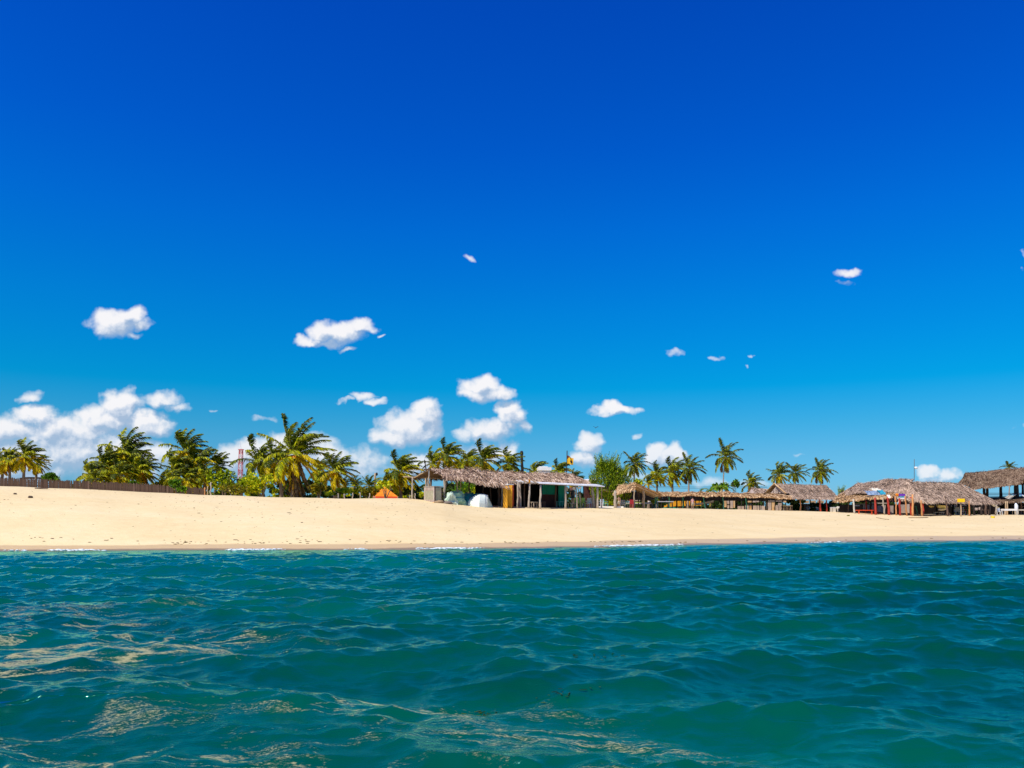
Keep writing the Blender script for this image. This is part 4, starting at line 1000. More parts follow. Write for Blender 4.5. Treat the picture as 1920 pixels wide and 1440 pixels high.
def cloth(px0, px1, py0, py1, tt, mat, label, seed=0):
    m = MB(); rg = random.Random(seed); n = 6; rows = []
    for j in range(4):
        rows.append([Lz(px0+(px1-px0)*i/n, py0+(py1-py0)*j/3*(1 if i % 2 else .8)+rg.uniform(-.3, .3), tt)+Vector((0, .04*math.sin(i*2), 0)) for i in range(n+1)])
    for j in range(3):
        for i in range(n): m.quad(rows[j][i], rows[j][i+1], rows[j+1][i+1], rows[j+1][i])
    tag(m.build('hanging_cloth', M[mat]), label, 'cloth', 'cloths hanging under the awning')
cloth(1068, 1073, 913, 920, -1.0, 'cloth_pink', 'pale pink cloth hanging under the awning above the person', 1)
cloth(1073.5, 1079, 913, 919, -1.05, 'cloth_white', 'white cloth hanging next to the pale pink one', 2)
cloth(1084, 1090, 913, 917, -1.1, 'cloth_white', 'small white cloth right of the bent awning post', 3)
cloth(1061.5, 1065, 913, 921, -1.2, 'cloth_beige', 'beige cloth beside the awning post at the green wall', 4)
cloth(991, 994.5, 899, 906, -1.5, 'orange_board', 'small orange tag-like cloth on the bare awning battens', 5)
m = MB(); rg = random.Random(4)
for i in range(60):
    px = rg.uniform(935, 962); p = LG(px, rg.uniform(-1.2, .2)); a = rg.uniform(0, 3.1)
    m.box(p+Vector((0, 0, .04+rg.uniform(0, .05))), (rg.uniform(.1, .5), .05, .03), a)
m.build('wood_scraps', M['thatch_orange'], kind='stuff')
# cabinet
cb = thing('cabinet', G(812, 62.5), 'boxy brown cabinet with grey side panels standing under the shelter gable', 'cabinet')
A = P(795.5, 0, 63.2); B = P(814.5, 0, 62.0); C_ = P(828.5, 0, 63.6); gzb = gz(B.x, B.y)-.05; zt = EYE+(HY-913)/F*62.6
d1 = Vector((B.x-A.x, B.y-A.y, 0)); d2 = Vector((C_.x-B.x, C_.y-B.y, 0)); ex = d1.normalized(); ey = Vector((-ex.y, ex.x, 0)); wdt, dpt = d1.length, .70
cc = Vector((B.x, B.y, 0))-ex*wdt/2+ey*dpt/2
MB().box((cc.x, cc.y, (zt+gzb)/2), (wdt-.06, dpt-.06, zt-gzb-.04), ex=ex, ey=ey).build('body', M['panel_grey'], cb)
MB().box((cc.x, cc.y, zt+.03), (wdt+.1, dpt+.1, .05), ex=ex, ey=ey).build('top_board', M['post_pale'], cb)
h = zt-gzb-.06; zc_ = (zt+gzb)/2
front = Vector((cc.x, cc.y, 0))-ey*(dpt/2)
for nm, off, sz in (('door_panel', 0, (wdt-.28, .03, h-.4)),): MB().box(front+Vector((0, 0, zc_)), sz, ex=ex, ey=ey).build(nm, M['panel_grey'], cb)
for sgn in (-1, 1): MB().box(front+ex*sgn*(wdt/2-.07)+Vector((0, 0, zc_)), (.14, .05, h), ex=ex, ey=ey).build('stile', M['plywood_pink'], cb)
for zz_, hh in ((zt-.16, .26), (gzb+.17, .22)): MB().box(front+Vector((0, 0, zz_)), (wdt-.28, .05, hh), ex=ex, ey=ey).build('cross_rail', M['plywood_pink'], cb)
MB().box(Vector((cc.x, cc.y, 0))+ex*(wdt/2)+Vector((0, 0, zc_)), (.03, dpt-.16, h-.1), ex=ex, ey=ey).build('side_panel', M['panel_grey'], cb)
for sgn in (-1, 1): MB().box(Vector((cc.x, cc.y, 0))+ex*(wdt/2)+ey*sgn*(dpt/2-.05)+Vector((0, 0, zc_)), (.05, .08, h), ex=ex, ey=ey).build('corner_post', M['post_brown'], cb)
MB().box(front+Vector((0, -.02, gzb+.04)), (wdt+.06, .06, .08), ex=ex, ey=ey).build('kick_board', M['orange_board'], cb)
# green tarp mound and pale dome tent
def tarp(name, label, pts, mat, fold=.08, seed=0, cat='tarpaulin'):
    """lofted cover: list of (px, Y, halfwidth, height)"""
    m = MB(); rg = random.Random(seed); n = 14; rows = []
    for (px, Y, hw, h) in pts:
        g = G(px, Y); row = []
        for i in range(n+1):
            a = math.pi*i/n; f = 1+fold*math.sin(i*2.3+px*.7)+rg.uniform(-fold, fold)*.4
            row.append(Vector((g.x+.15*math.sin(a*3+px), Y-math.cos(a)*hw*f, g.z-.05+math.sin(a)**.8*h*f)))
        rows.append(row)
    for r0_, r1_ in zip(rows[:-1], rows[1:]):
        for i in range(n): m.quad(r0_[i], r1_[i], r1_[i+1], r0_[i+1])
    for row, rev in ((rows[0], 0), (rows[-1], 1)):
        i = len(m.v); m.v += [tuple(p) for p in row]; m.f.append(tuple(range(i, i+n+1)) if rev else tuple(range(i+n, i-1, -1))); m.m.append(0)
    o = m.build(name, M[mat], smooth=False); return tag(o, label, cat)
tarp('green_tarpaulin', 'crumpled green tarpaulin heap between the brown cabinet and the dome tent', [(837, 63.2, .5, .5), (842, 63.5, .8, .8), (850, 63.7, .9, .95), (859, 63.9, .9, 1.0), (868, 64.2, .85, .95), (875, 64.5, .7, .6)], 'tarp_green', .14, 3)
tarp('pale_tarpaulin', 'pale folded sheet thrown over the left of the green heap', [(837, 62.6, .3, .35), (841, 62.6, .45, .75), (846, 62.7, .5, .9), (851, 62.9, .4, .6), (856, 63, .3, .35)], 'tarp_pale', .2, 5)
tarp('teal_tarpaulin', 'dark teal tarpaulin lying between the sticks and the white tent', [(866, 65.0, .5, .65), (872, 64.9, .9, .95), (882, 65.0, 1.2, 1.0), (895, 65.6, 1.3, 1.05), (905, 66.2, .9, .8)], 'tarp_teal', .08, 6)
dt = thing('dome_tent', G(901, 64), 'pale mint dome tent pitched on the sand in front of the bar', 'tent')
m = MB(); front_m = MB(); n = 16; rows = []
TD = [(871, 64.6, .05, .05), (879, 64.4, .75, .55), (890, 64.3, 1.1, .92), (900, 64.3, 1.25, 1.08), (910, 64.6, 1.2, 1.08), (914, 64.8, 1.1, 1.02)]
for (px, Y, hw, h) in TD:
    g = G(px, Y); rows.append([Vector((g.x, Y-math.cos(math.pi*i/n)*hw, g.z-.05+math.sin(math.pi*i/n)**.75*h)) for i in range(n+1)])
for r0_, r1_ in zip(rows[:-1], rows[1:]):
    for i in range(n): m.quad(r0_[i], r1_[i], r1_[i+1], r0_[i+1])
m.build('flysheet', M['tent_white'], dt, True)
g = G(924.5, 65.6); tip = Vector((g.x, g.y, g.z-.02)); last = rows[-1]; m = MB()
for i in range(n):
    e0_ = tip+Vector((0, -math.cos(math.pi*i/n)*.75, 0)); e1_ = tip+Vector((0, -math.cos(math.pi*(i+1)/n)*.75, 0)); m.quad(last[i], last[i+1], e1_, e0_)
m.build('front_panel', M['tarp_pale'], dt)
m = MB(); a = last[7].lerp(tip, .15); m.quad(last[4].lerp(tip, .35)+Vector((.05, -.05, .0)), last[5].lerp(tip, .3)+Vector((.05, -.05, 0)), tip+Vector((-.2, -.35, .04)), tip+Vector((-.25, -.6, .04))); m.build('door_opening', M['panel_grey'], dt)
MB().tube([v+Vector((0, 0, .02)) for v in last], .025, 4).build('tent_pole', M['white_paint'], dt)
for (px, Y, s_, lab) in ((824, 61.8, .28, 'pale rock at the foot of the brown cabinet'), (839, 61.8, .26, 'rounded stone right of the front shelter post'), (844, 61.9, .2, 'smaller stone against the pale folded sheet')):
    g = G(px, Y); tag(MB().blob(g+Vector((0, 0, s_*.25)), (s_*1.4, s_, s_*.55), int(px), 6, 9, .18).build('stone', M['stone'] if px > 830 else M['plank_tan'], smooth=True), lab, 'stone', 'stones by the shelter')

# ------------------------------------------------------------------ people
def person(loc, h, face, label, shirt, shorts, arms='down', lean=0, sit=False, kneel=False):
    l = Vector(loc); t = thing('person', l, label, 'person'); c, s = math.cos(face), math.sin(face)
    def W(x, y, z): return (l.x+(x*c-y*s)*h, l.y+(x*s+y*c)*h, l.z+z*h)
    pts = [(0, 0, .53), (0, 0, .62), (0, .01, .74), (0, .01, .82), (0, -.005, .865), (0, -.01, .93), (0, -.01, .975)]
    rad = [(.095, .07), (.085, .062), (.10, .07), (.065, .05), (.035, .035), (.058, .065), (.042, .045)]
    ed = [(0, 1), (1, 2), (2, 3), (3, 4), (4, 5), (5, 6)]
    def add(p, r, par): pts.append(p); rad.append(r); ed.append((par, len(pts)-1)); return len(pts)-1
    for sd in (-1, 1):
        hipp = add((sd*.055, 0, .50), (.058, .058), 0)
        if sit: kn = add((sd*.07, -.24, .48), (.042, .042), hipp); an = add((sd*.07, -.24, .25), (.028, .028), kn)
        else: kn = add((sd*.06, -.01 if not kneel else -.05, .28), (.04, .042), hipp); an = add((sd*.065, .01, .05), (.026, .028), kn)
        ax, ay, az_ = pts[an]; add((ax, ay-.07, max(.02, az_-.03)), (.024, .018), an)
        shd = add((sd*.105, .01, .80), (.036, .036), 3)
        if arms == 'out' and sd < 0: eb = add((sd*.20, -.03, .70), (.027, .027), shd); wr = add((sd*.29, -.05, .74), (.02, .02), eb)
        else: eb = add((sd*.135, .01, .64), (.027, .027), shd); wr = add((sd*.13, -.05, .50), (.02, .02), eb)
        hx, hy, hz = pts[wr]; hd = add((hx, hy-.015, hz-.03), (.021, .012), wr)
        for fgi in range(4): add((hx+(fgi-1.5)*.011, hy-.022, hz-.085+abs(fgi-1.3)*.006), (.0055, .0055), hd)
        add((hx-sd*.022, hy-.025, hz-.055), (.006, .006), hd)
    me = bpy.data.meshes.new('body'); me.from_pydata([Vector(W(*p))-l for p in pts], ed, []); o = bpy.data.objects.new('body', me); col.objects.link(o); o.parent = t
    md = o.modifiers.new('skin', 'SKIN'); md.use_smooth_shade = True; me.materials.append(M['skin'])
    for v, r in zip(me.skin_vertices[0].data, rad): v.radius = (r[0]*h, r[1]*h); v.use_root = False
    me.skin_vertices[0].data[0].use_root = True
    sb = o.modifiers.new('smooth', 'SUBSURF'); sb.levels = 1; sb.render_levels = 1
    m = MB(); q = W(0, .005, .955); m.blob(q, (.066*h, .07*h, .055*h), 1, 6, 8, .05); m.build('hair', M['hair'], t, True)
    m = MB(); m.tube([W(0, 0, .53), W(0, 0, .62), W(0, .01, .74), W(0, .01, .815), W(0, 0, .845)], [.105*h, .096*h, .112*h, .09*h, .045*h], 10)
    for sd in (-1, 1): m.tube([W(sd*.085, .01, .80), W(sd*(.16 if arms == 'out' and sd < 0 else .125), .0, .71)], [.047*h, .042*h], 8)
    if shirt: m.build('shirt', M[shirt], t, True)
    m = MB(); m.tube([W(0, 0, .57), W(0, 0, .50), W(0, 0, .46)], [.103*h, .112*h, .085*h], 10)
    for sd in (-1, 1): m.tube([W(sd*.055, 0, .50), W(sd*.065, -.12 if sit else 0, .49 if sit else .31)], [.066*h, .055*h], 8)
    m.build('shorts', M[shorts], t, True)
    m = MB()
    for sd in (-1, 1): m.blob(W(sd*.022, -.073, .935), (.007*h,)*3, 1, 4, 6, 0)
    m.build('eyes', M['hair'], t); m = MB(); m.blob(W(0, -.078, .922), (.009*h, .014*h, .014*h), 1, 4, 6, 0); m.build('nose', M['skin'], t, True)
    m = MB(); m.box(W(0, -.07, .900), (.03*h, .008*h, .006*h), face); m.build('mouth', M['cloth_pink'], t)
    return t
person(G(1298.5, 84.5), 1.28, .3, 'figure in pink top and beige shorts standing on the sand before the long low shelter', 'cloth_pink', 'cloth_beige', 'down')
person(G(1160.5, 86), 1.28, -.3, 'bare-chested figure with one arm out inside the gabled hut', None, 'cloth_beige', 'out')
pl = LG(1073.5, -.4); person(pl+Vector((0, 0, .44)), 1.45, .2, 'person in dark shirt standing on the low bench under the hanging cloths', 'cloth_black', 'cloth_black', 'down')

# ------------------------------------------------------------------ small gabled palm-leaf hut and its lean-to
gh = thing('gabled_hut', G(1188, 84), 'small open palm-leaf hut with a pointed roof, ragged fringe and visible rafters', 'hut')
thatch(gh, P(1161, 911.5, 85), P(1191, 906, 81), P(1190, 916, 79.6), P(1153, 923, 82.5), 900, .75, 'thatch_orange', 31, .08, fringe=1.5, wid=.09, slant=-.1)
thatch(gh, P(1190, 906.2, 81), P(1180, 912, 92), P(1226, 930, 92), P(1236, 926, 84.5), 500, .7, 'thatch_orange', 32, .08, fringe=1.2, name='right_thatch_slope')
for q in range(7):
    f = q/6; a = P(1190, 906.8, 81).lerp(P(1181, 913, 91.5), f); b_ = P(1235, 927.2, 84.5).lerp(P(1226, 930.5, 91.5), f); post(gh, a-Vector((0, 0, .16)), b_-Vector((0, 0, .16)), .045, 'post_tan', q, name='rafter')
for px, yt, Y, r, mt, pb in ((1153.5, 920, 81, .15, 'post_pale', 1153.5), (1206, 915, 82.5, .145, 'post_tan', 1207), (1189, 915, 84, .07, 'post_pale', 1189.5), (1229, 926, 88, .07, 'post_green', 1229), (1232, 927, 90, .05, 'post_green', 1232.5), (1171, 922, 90, .07, 'post_brown', 1171)):
    pp(gh, px, yt, Y, r, mt, pxb=pb)
for i in range(16):
    a = P(1150+i*5.4, 921+(i % 2)*.3, 95); g = gz(a.x, 95)
    MB().box((a.x, 95, (a.z+g+1.0)/2), (.34, .04, a.z-g-1.0), 0).build('shade_board', M['shade_dark'], gh)  # dark backdrop boards added where the open hut is only in shade
lt = thing('lean_to', G(1140, 88), 'low palm-leaf lean-to filling the gap between the bar and the gabled hut', 'lean-to')
thatch(lt, P(1124, 914, 92), P(1158, 916, 92), P(1157, 922, 87.5), P(1128, 920, 87), 500, .6, 'thatch_orange', 33, .08)
for px, Y in ((1131, 87.5), (1147, 88), (1138, 91)): pp(lt, px, 920, Y, .06, 'post_brown')
for i in range(8):
    a = P(1126+i*4.6, 921, 93); g = gz(a.x, 93); MB().box((a.x, 93, (a.z+g+.6)/2), (.28, .04, a.z-g-.6)).build('shade_board', M['shade_dark'], lt)  # dark boards added for the shade behind the lean-to
chair(G(1131, 84), 'plastic_white', 'white plastic chair under the lean-to', .5)
chair(G(1136, 83.5), 'plastic_teal', 'teal chair beside the white one under the lean-to', 1.5)
table(G(1197, 88), 1.4, .7, .62, 'plastic_green', 'long table with a yellow-green top inside the gabled hut', 0, legs='plastic_red')
chair(G(1185.5, 87), 'plastic_red', 'dark red chair left of the yellow-green table', .2)
for i, (px, mt, lab) in enumerate(((1167, 'plastic_white', 'white chair at the left of the chair row inside the gabled hut'), (1172, 'plastic_white', 'white chair, middle of the row inside the gabled hut'), (1177, 'plastic_teal', 'teal chair, right end of the row inside the gabled hut'))): chair(G(px, 88.5), mt, lab, i*.7)
plank(gh, P(1156, 943, 93.5), P(1222, 943.5, 93.5), .2, .18, 'cream_wall', 'low_white_rail'); plank(gh, P(1168, 938.5, 94), P(1200, 938.8, 94), .2, .14, 'reed', 'upper_rail')
tag(MB().box(P(1145, 951.3, 81.5), (2.6, .25, .22), .05).build('white_kerb', M['white_paint']), 'low white kerb on the sand left of the gabled hut', 'kerb')
plank(gh, P(1216, 940.3, 94), P(1262, 940.5, 97), .15, .10, 'white_paint', 'long_white_rail')

# ------------------------------------------------------------------ long low shelter
ls = thing('long_shelter', G(1350, 100), 'very long low thatched shelter on thin green posts', 'shelter')
for k, (xa, xb) in enumerate(((1232, 1292), (1292, 1352), (1352, 1412), (1412, 1482))):
    def yb(x): return float(itp(x, [(1232, 922.5), (1290, 921.8), (1350, 922.5), (1412, 924.5), (1482, 928)]))
    thatch(ls, P(xa, yb(xa), 104), P(xb, yb(xb), 104), P(xb, yb(xb)+6.6, 98.5), P(xa, yb(xa)+6.6, 98.5), 620, .8, 'thatch_orange', 41+k, .12, wave=.10, wid=.10, slant=.2)
plank(ls, P(1236, 930, 98.8), P(1352, 929.6, 98.8), .08, .1, 'post_brown', 'eave_beam'); plank(ls, P(1352, 929.6, 98.8), P(1478, 935, 98.8), .08, .1, 'post_brown', 'eave_beam')
for px, pb, mt in ((1254.5, 1255.5, 'post_green'), (1280, 1281, 'post_green'), (1318, 1323, 'post_green'), (1355, 1357, 'post_green'), (1398, 1400, 'post_green'), (1436, 1436, 'post_dark')):
    pp(ls, px, 930, 99, .075, mt, pxb=pb)
for i in range(17): pp(ls, 1240+i*14.2, 928, 103.5, .06, 'post_dark', seed=i)
for i in range(56):                       # dark boards added to make the shade under the roof
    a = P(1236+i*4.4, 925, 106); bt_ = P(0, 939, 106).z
    MB().box((a.x, 106+.02*(i % 2), (a.z+bt_)/2), (.30, .03, a.z-bt_)).build('shade_screen', M['shade_dark'], ls)
ob = thing('orange_board_wall', G(1275, 108), 'row of bright orange boards behind the left part of the long shelter', 'board wall')
for i in range(18):
    px = 1241+i*4.1; a = P(px+2, 939.3, 108); lo_y = 952-2.2*min(1, i/12); z0 = P(0, 951 if i < 2 else lo_y-1.5, 108).z
    if px < 1262: a.z = P(0, 951-(px-1240)*.48, 108).z+.05
    if a.z-z0 < .1: continue
    MB().box((a.x, 108+.015*(i % 2), (a.z+z0)/2), (.275, .03, a.z-z0)).build('orange_board', M['orange_board'], ob)
for i in range(10):
    px = 1244+i*4.6; a = P(px+2, 951, 108.05); z0 = gz(a.x, 108)-.05
    MB().box((a.x, 108.05, (a.z+z0)/2), (.32, .03, max(.1, a.z-z0))).build('green_board', M['wall_green'] if i < 6 else M['wall_maroon'], ob)
for i in range(7): pp(ob, 1252+i*8.6, 934, 107.3, .075, 'post_dark', seed=i)
sk_ = thing('white_skiff', G(1325, 103), 'slim white skiff resting tilted on trestles under the long shelter', 'boat')
m = MB(); A0 = P(1303, 946.5, 103); A1 = P(1338, 941.2, 103); dd = A1-A0; n = 10; rows = []
for i in range(n+1):
    s = i/n; w = .30*math.sin(math.pi*(.12+.76*s))**.6; c_ = A0+dd*s+Vector((0, 0, .05*(2*s-1)**2))
    rows.append([c_+Vector((0, -w, .16)), c_+Vector((0, -w*.8, -.02)), c_+Vector((0, 0, -.12)), c_+Vector((0, w*.8, -.02)), c_+Vector((0, w, .16)), c_+Vector((0, 0, .12))])
for r0_, r1_ in zip(rows[:-1], rows[1:]):
    for j in range(6): m.quad(r0_[j], r1_[j], r1_[(j+1) % 6], r0_[(j+1) % 6])
m.build('hull', M['white_paint'], sk_, True)
for px, yt in ((1307, 948), (1324, 946), (1334, 944)): pp(sk_, px, yt, 102.9, .06, 'post_pale', name='trestle_leg')
# low reed walls
rw = thing('reed_wall', G(1420, 108), 'patchy wall of woven reed panels and dark posts under the right half of the long shelter', 'reed wall')
for i, (xa, xb, yt, yb_) in enumerate(((1357, 1362, 939, 951), (1362.5, 1368, 936.5, 945), (1363, 1368, 946, 953), (1369, 1374, 937, 953), (1374.5, 1378, 938, 952), (1383, 1389, 949, 957), (1390, 1396, 949, 957), (1397, 1404, 948, 957), (1405, 1411, 948, 957), (1412, 1419, 948, 957), (1420, 1427, 948, 957), (1428, 1434, 948.5, 957), (1402, 1409, 937, 942), (1411, 1417, 937, 942), (1418, 1425, 936.5, 941.5), (1438, 1446, 942, 957), (1447, 1453, 942, 957), (1440, 1470, 934, 940), (1454, 1459, 947, 957), (1459, 1466, 943, 957), (1469, 1474, 935, 942))):
    a = P(xa, yt, 108+i % 3*.1); b_ = P(xb, yb_, 108+i % 3*.1)
    MB().box(((a.x+b_.x)/2, a.y, (a.z+b_.z)/2), (b_.x-a.x, .05, a.z-b_.z)).build('reed_panel', M['reed'] if i % 4 else M['thatch_orange'], rw)
for i in range(18): pp(rw, 1356+i*6.9, 934 if i % 2 else 946, 108.5, .07, 'post_dark', seed=i)
lf = thing('reed_railing', G(1476, 106), 'short grey-brown reed railing in front of the grey thatched house', 'railing')
for i in range(20):
    px = 1464+i*1.15; pp(lf, px, 947+.3*(i % 3), 106, .03, 'post_tan' if i % 5 == 0 else 'paling', name='picket', seed=i)
plank(lf, P(1464, 948.5, 105.9), P(1486, 948.5, 105.9), .04, .06, 'post_tan', 'rail')

# ------------------------------------------------------------------ grey thatched house
t = thing('far_roof_hut', G(1425, 132), 'little grey thatched roof peeping over the long shelter, left of the thatched house', 'hut')
thatch(t, P(1408, 914.5, 136), P(1442, 917, 136), P(1447, 926, 131), P(1420, 925, 131), 400, .9, 'thatch_grey', 51, .1, wid=.12, fringe=.5)
thatch(t, P(1408, 914.5, 136), P(1420, 915.5, 136), P(1412, 926, 141), P(1399, 925, 139), 120, .9, 'thatch_brown', 52, .1, name='rear_thatch_slope')
for px in (1402, 1418, 1440): pp(t, px, 924, 133, .09, 'post_brown')
c_ = P(1411, 921, 133.5); MB().tri(P(1403, 925, 133), P(1418, 925, 132), P(1409, 916.5, 135)).build('gable_panel', M['reed'], t)
hs = thing('thatched_house', G(1510, 118), 'open house with a large smooth grey thatched roof and a woven gable', 'house')
R0, R1 = P(1452, 907, 118), P(1549, 910.5, 124); E0, E1 = P(1482, 933, 113.5), P(1575, 935.5, 120)
thatch(hs, R0, R1, E1, E0, 4000, .65, 'thatch_grey', 53, .16, wave=.04, wid=.07, fringe=.5)
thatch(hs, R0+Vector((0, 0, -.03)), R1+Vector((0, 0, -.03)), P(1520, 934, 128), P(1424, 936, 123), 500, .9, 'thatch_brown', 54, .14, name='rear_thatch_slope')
m = MB(); m.tri(P(1440, 931, 119.5), P(1478, 931, 115), P(1455, 912, 118)); m.build('gable_panel', M['reed'], hs)
for i in range(9):
    f = i/8; a = P(1441, 930, 119.3).lerp(P(1476, 930, 115), f)+Vector((0, -.12, 0)); post(hs, a, a+Vector((0, 0, 1.5*(1-abs(2*f-.9)))), .05, 'reed' if i % 2 else 'post_brown', i, name='gable_reed')
post(hs, P(1452, 906.4, 117.8), P(1484, 934, 113.3), .09, 'thatch_orange', 2, name='rake_board'); post(hs, P(1452, 906.4, 117.8), P(1436, 923, 120.5), .09, 'thatch_orange', 3, name='rake_board')
for px, yt, Y, r, mt, pb in ((1500.5, 937, 115, .09, 'post_orange', 1501), (1536.5, 936, 117, .13, 'post_red', 1538.5), (1549.5, 937, 118, .10, 'post_red', 1550), (1490, 936, 121, .1, 'post_dark', 1490), (1506, 936, 122, .1, 'post_dark', 1506), (1519, 936, 123, .1, 'post_dark', 1519), (1560, 937, 124, .1, 'post_dark', 1560)):
    pp(hs, px, yt, Y, r, mt, pxb=pb)
for i in range(28):
    a = P(1486+i*3.8, 944.5, 129); g = gz(a.x, 129); MB().box((a.x, 129+.02*(i % 2), (a.z+g)/2), (.31, .04, a.z-g)).build('shade_board', M['shade_dark'], hs)  # rear boards coloured as the shade inside the house
for i, (xa, xb) in enumerate(((1484, 1489.5), (1491, 1497), (1498.5, 1505), (1507, 1517), (1519, 1530), (1533, 1545))):
    a = P(xa, 938.6+(2.8 if i == 0 else 0), 130); b_ = P(xb, 943.5, 130); MB().box(((a.x+b_.x)/2, 130.1, (a.z+b_.z)/2), (b_.x-a.x, .05, a.z-b_.z)).build('tan_panel', M['thatch_orange'], hs)
for i, (px, lab) in enumerate(((1515, 'white plastic chair, leftmost under the thatched house'), (1520, 'white plastic chair, second under the thatched house'), (1526, 'white plastic chair, third under the thatched house'), (1532, 'white plastic chair, right one under the thatched house'))):
    chair(G(px, 121), 'plastic_white', lab, i*.9, s=.8)
t = thing('white_cooler', G(1563, 112), 'two-part white cooler standing between the thatched house and the red-post shelter', 'cooler')
for px, w in ((1558.5, .18), (1563.5, .42)): c_ = G(px, 112); MB().box(c_+Vector((0, 0, .3)), (w, .35, .62)).build('body', M['cream_wall'], t); MB().box(c_+Vector((0, 0, .63)), (w+.03, .38, .05)).build('lid', M['plastic_white'], t)
m = MB(); a = P(1569, 950, 112); m.quad(a, P(1580, 948.6, 112), P(1576, 951.5, 111.6), P(1570, 954, 111.4)); m.quad(a+Vector((0, .3, 0)), P(1570, 958, 111.6), P(1572.5, 958, 111.6), P(1573, 951.6, 111.8))
t = thing('shade_cloth', G(1572, 112), 'beige shade cloth slung on a post beside the white cooler', 'shade cloth'); m.build('cloth', M['cloth_beige'], t); pp(t, 1570.5, 949, 112, .06, 'cream_wall', name='pole')
bush(1583, 955.5, 6, 3.5, 108, 130, .24, 'leaf_lime', 'small lime plant left of the red-post shelter', lobes=3)

# ------------------------------------------------------------------ red-post shelter
rs = thing('red_post_shelter', G(1640, 96), 'wide low shelter with a lumpy thatched roof carried on red posts', 'shelter')
thatch(rs, P(1611, 905, 102), P(1713, 896.5, 98), P(1690, 921, 92), P(1586, 926, 98), 3600, .65, 'thatch_grey', 61, .14, wave=.14, wid=.07, fringe=.4)
thatch(rs, P(1573, 927, 100), P(1690, 921, 94), P(1671, 931.5, 88.5), P(1564, 941, 95), 1300, .8, 'thatch_orange', 62, .12, wave=.10, wid=.09, name='lower_thatch_tier')
thatch(rs, P(1612, 905, 102), P(1608, 906, 103), P(1574, 927, 104), P(1586, 926, 98.5), 200, .8, 'thatch_grey', 63, .1, name='side_thatch_slope')
for px, yt, Y, r, mt, pb in ((1600, 936, 91, .10, 'cream_wall', 1602), (1640.5, 933, 89.5, .12, 'post_red', 1642), (1655, 932, 89, .08, 'post_pale', 1659), (1664.5, 931, 88, .13, 'post_red', 1667), (1591, 938, 95, .06, 'post_brown', 1591), (1624, 938, 98, .1, 'post_red', 1624), (1633, 938, 98, .1, 'post_dark', 1633)):
    pp(rs, px, yt, Y, r, mt, pxb=pb)
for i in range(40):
    a = P(1578+i*3.2, 934, 104); zb = P(0, 941.5, 104).z; MB().box((a.x, 104+.02*(i % 2), (a.z+zb)/2), (.24, .04, a.z-zb)).build('shade_screen', M['shade_dark'], rs)  # dark slats painting the shade below the eave
for i, (xa, xb, yt, yb_, mt) in enumerate(((1603, 1612, 947, 949, 'white_paint'), (1604, 1625, 944.3, 945.6, 'reed'), (1630, 1668, 942.5, 944.5, 'reed'), (1633, 1640, 946, 957, 'reed'), (1620, 1632, 946, 957, 'reed'), (1645, 1652, 948, 960, 'reed'), (1653, 1661, 947, 961, 'reed'), (1668, 1676, 948, 962, 'reed'), (1690, 1700, 946, 962, 'reed'), (1701, 1707, 945, 962, 'reed'))):
    a = P(xa, yt, 102.5); b_ = P(xb, yb_, 102.5); MB().box(((a.x+b_.x)/2, 102.5+.06*i % .3, (a.z+b_.z)/2), (b_.x-a.x, .05, a.z-b_.z)).build('reed_panel', M[mt], rs)
for i in range(34):
    a = P(1576+i*3.9, 946, 105.5); g = gz(a.x, 105); MB().box((a.x, 105.5+.02*(i % 2), (a.z+g)/2), (.29, .04, a.z-g)).build('shade_board', M['shade_dark'], rs)  # shade at the back of the shelter, painted as dark boards
rtb = thing('red_table', G(1621, 90), 'long low orange-red table under the red-post shelter', 'table'); c_ = P(1621, 956.8, 90)
MB().box(c_, (1.8, .6, .09)).build('table_top', M['red_paint'], rtb)
for px in (1609, 1633): a = P(px, 957, 90); MB().box((a.x, 89.8, (a.z+gz(a.x, 90))/2), (.1, .1, a.z-gz(a.x, 90)+.05)).build('leg', M['red_paint'], rtb)
# things on the roof
def heap(px0, px1, py, Y, dz, mat, label, seed, cat='tarpaulin', name='roof_tarpaulin', dyy=1.2, tilt=-.42):
    m = MB(); rg = random.Random(seed); nx, ny = 12, 5; rows = []
    for j in range(ny+1):
        rows.append([P(px0+(px1-px0)*i/nx, py, Y)+Vector((rg.uniform(-.04, .04), dyy*(j/ny-.5), -tilt*dyy*(j/ny-.5)+dz*rg.uniform(.1, 1)*(1 if 0 < j < ny else .1))) for i in range(nx+1)])
    for j in range(ny):
        for i in range(nx): m.quad(rows[j][i], rows[j][i+1], rows[j+1][i+1], rows[j+1][i])
    tag(m.build(name, M[mat]), label, cat)
heap(1622, 1650, 924.5, 92.5, .22, 'tarp_blue', 'crumpled grey-blue tarpaulin lying on the red-post shelter roof', 2)
heap(1647, 1657, 923.5, 92.2, .22, 'tarp_cyan', 'bright cyan tarpaulin patch at the right end of the grey-blue one', 3)
heap(1634, 1650, 919.5, 93.6, .2, 'cream_wall', 'pale sheet lying on the roof above the blue tarpaulins', 4)
sg = thing('white_notice', G(1667, 88), 'small tilted white notice board fixed at the shelter eave', 'notice board')
m = MB(); m.slab(P(1663, 928, 87.6), P(1668, 927.5, 87.6), P(1670.5, 933.5, 87.5), P(1665.5, 933.5, 87.5), .04); m.build('board', M['white_paint'], sg)

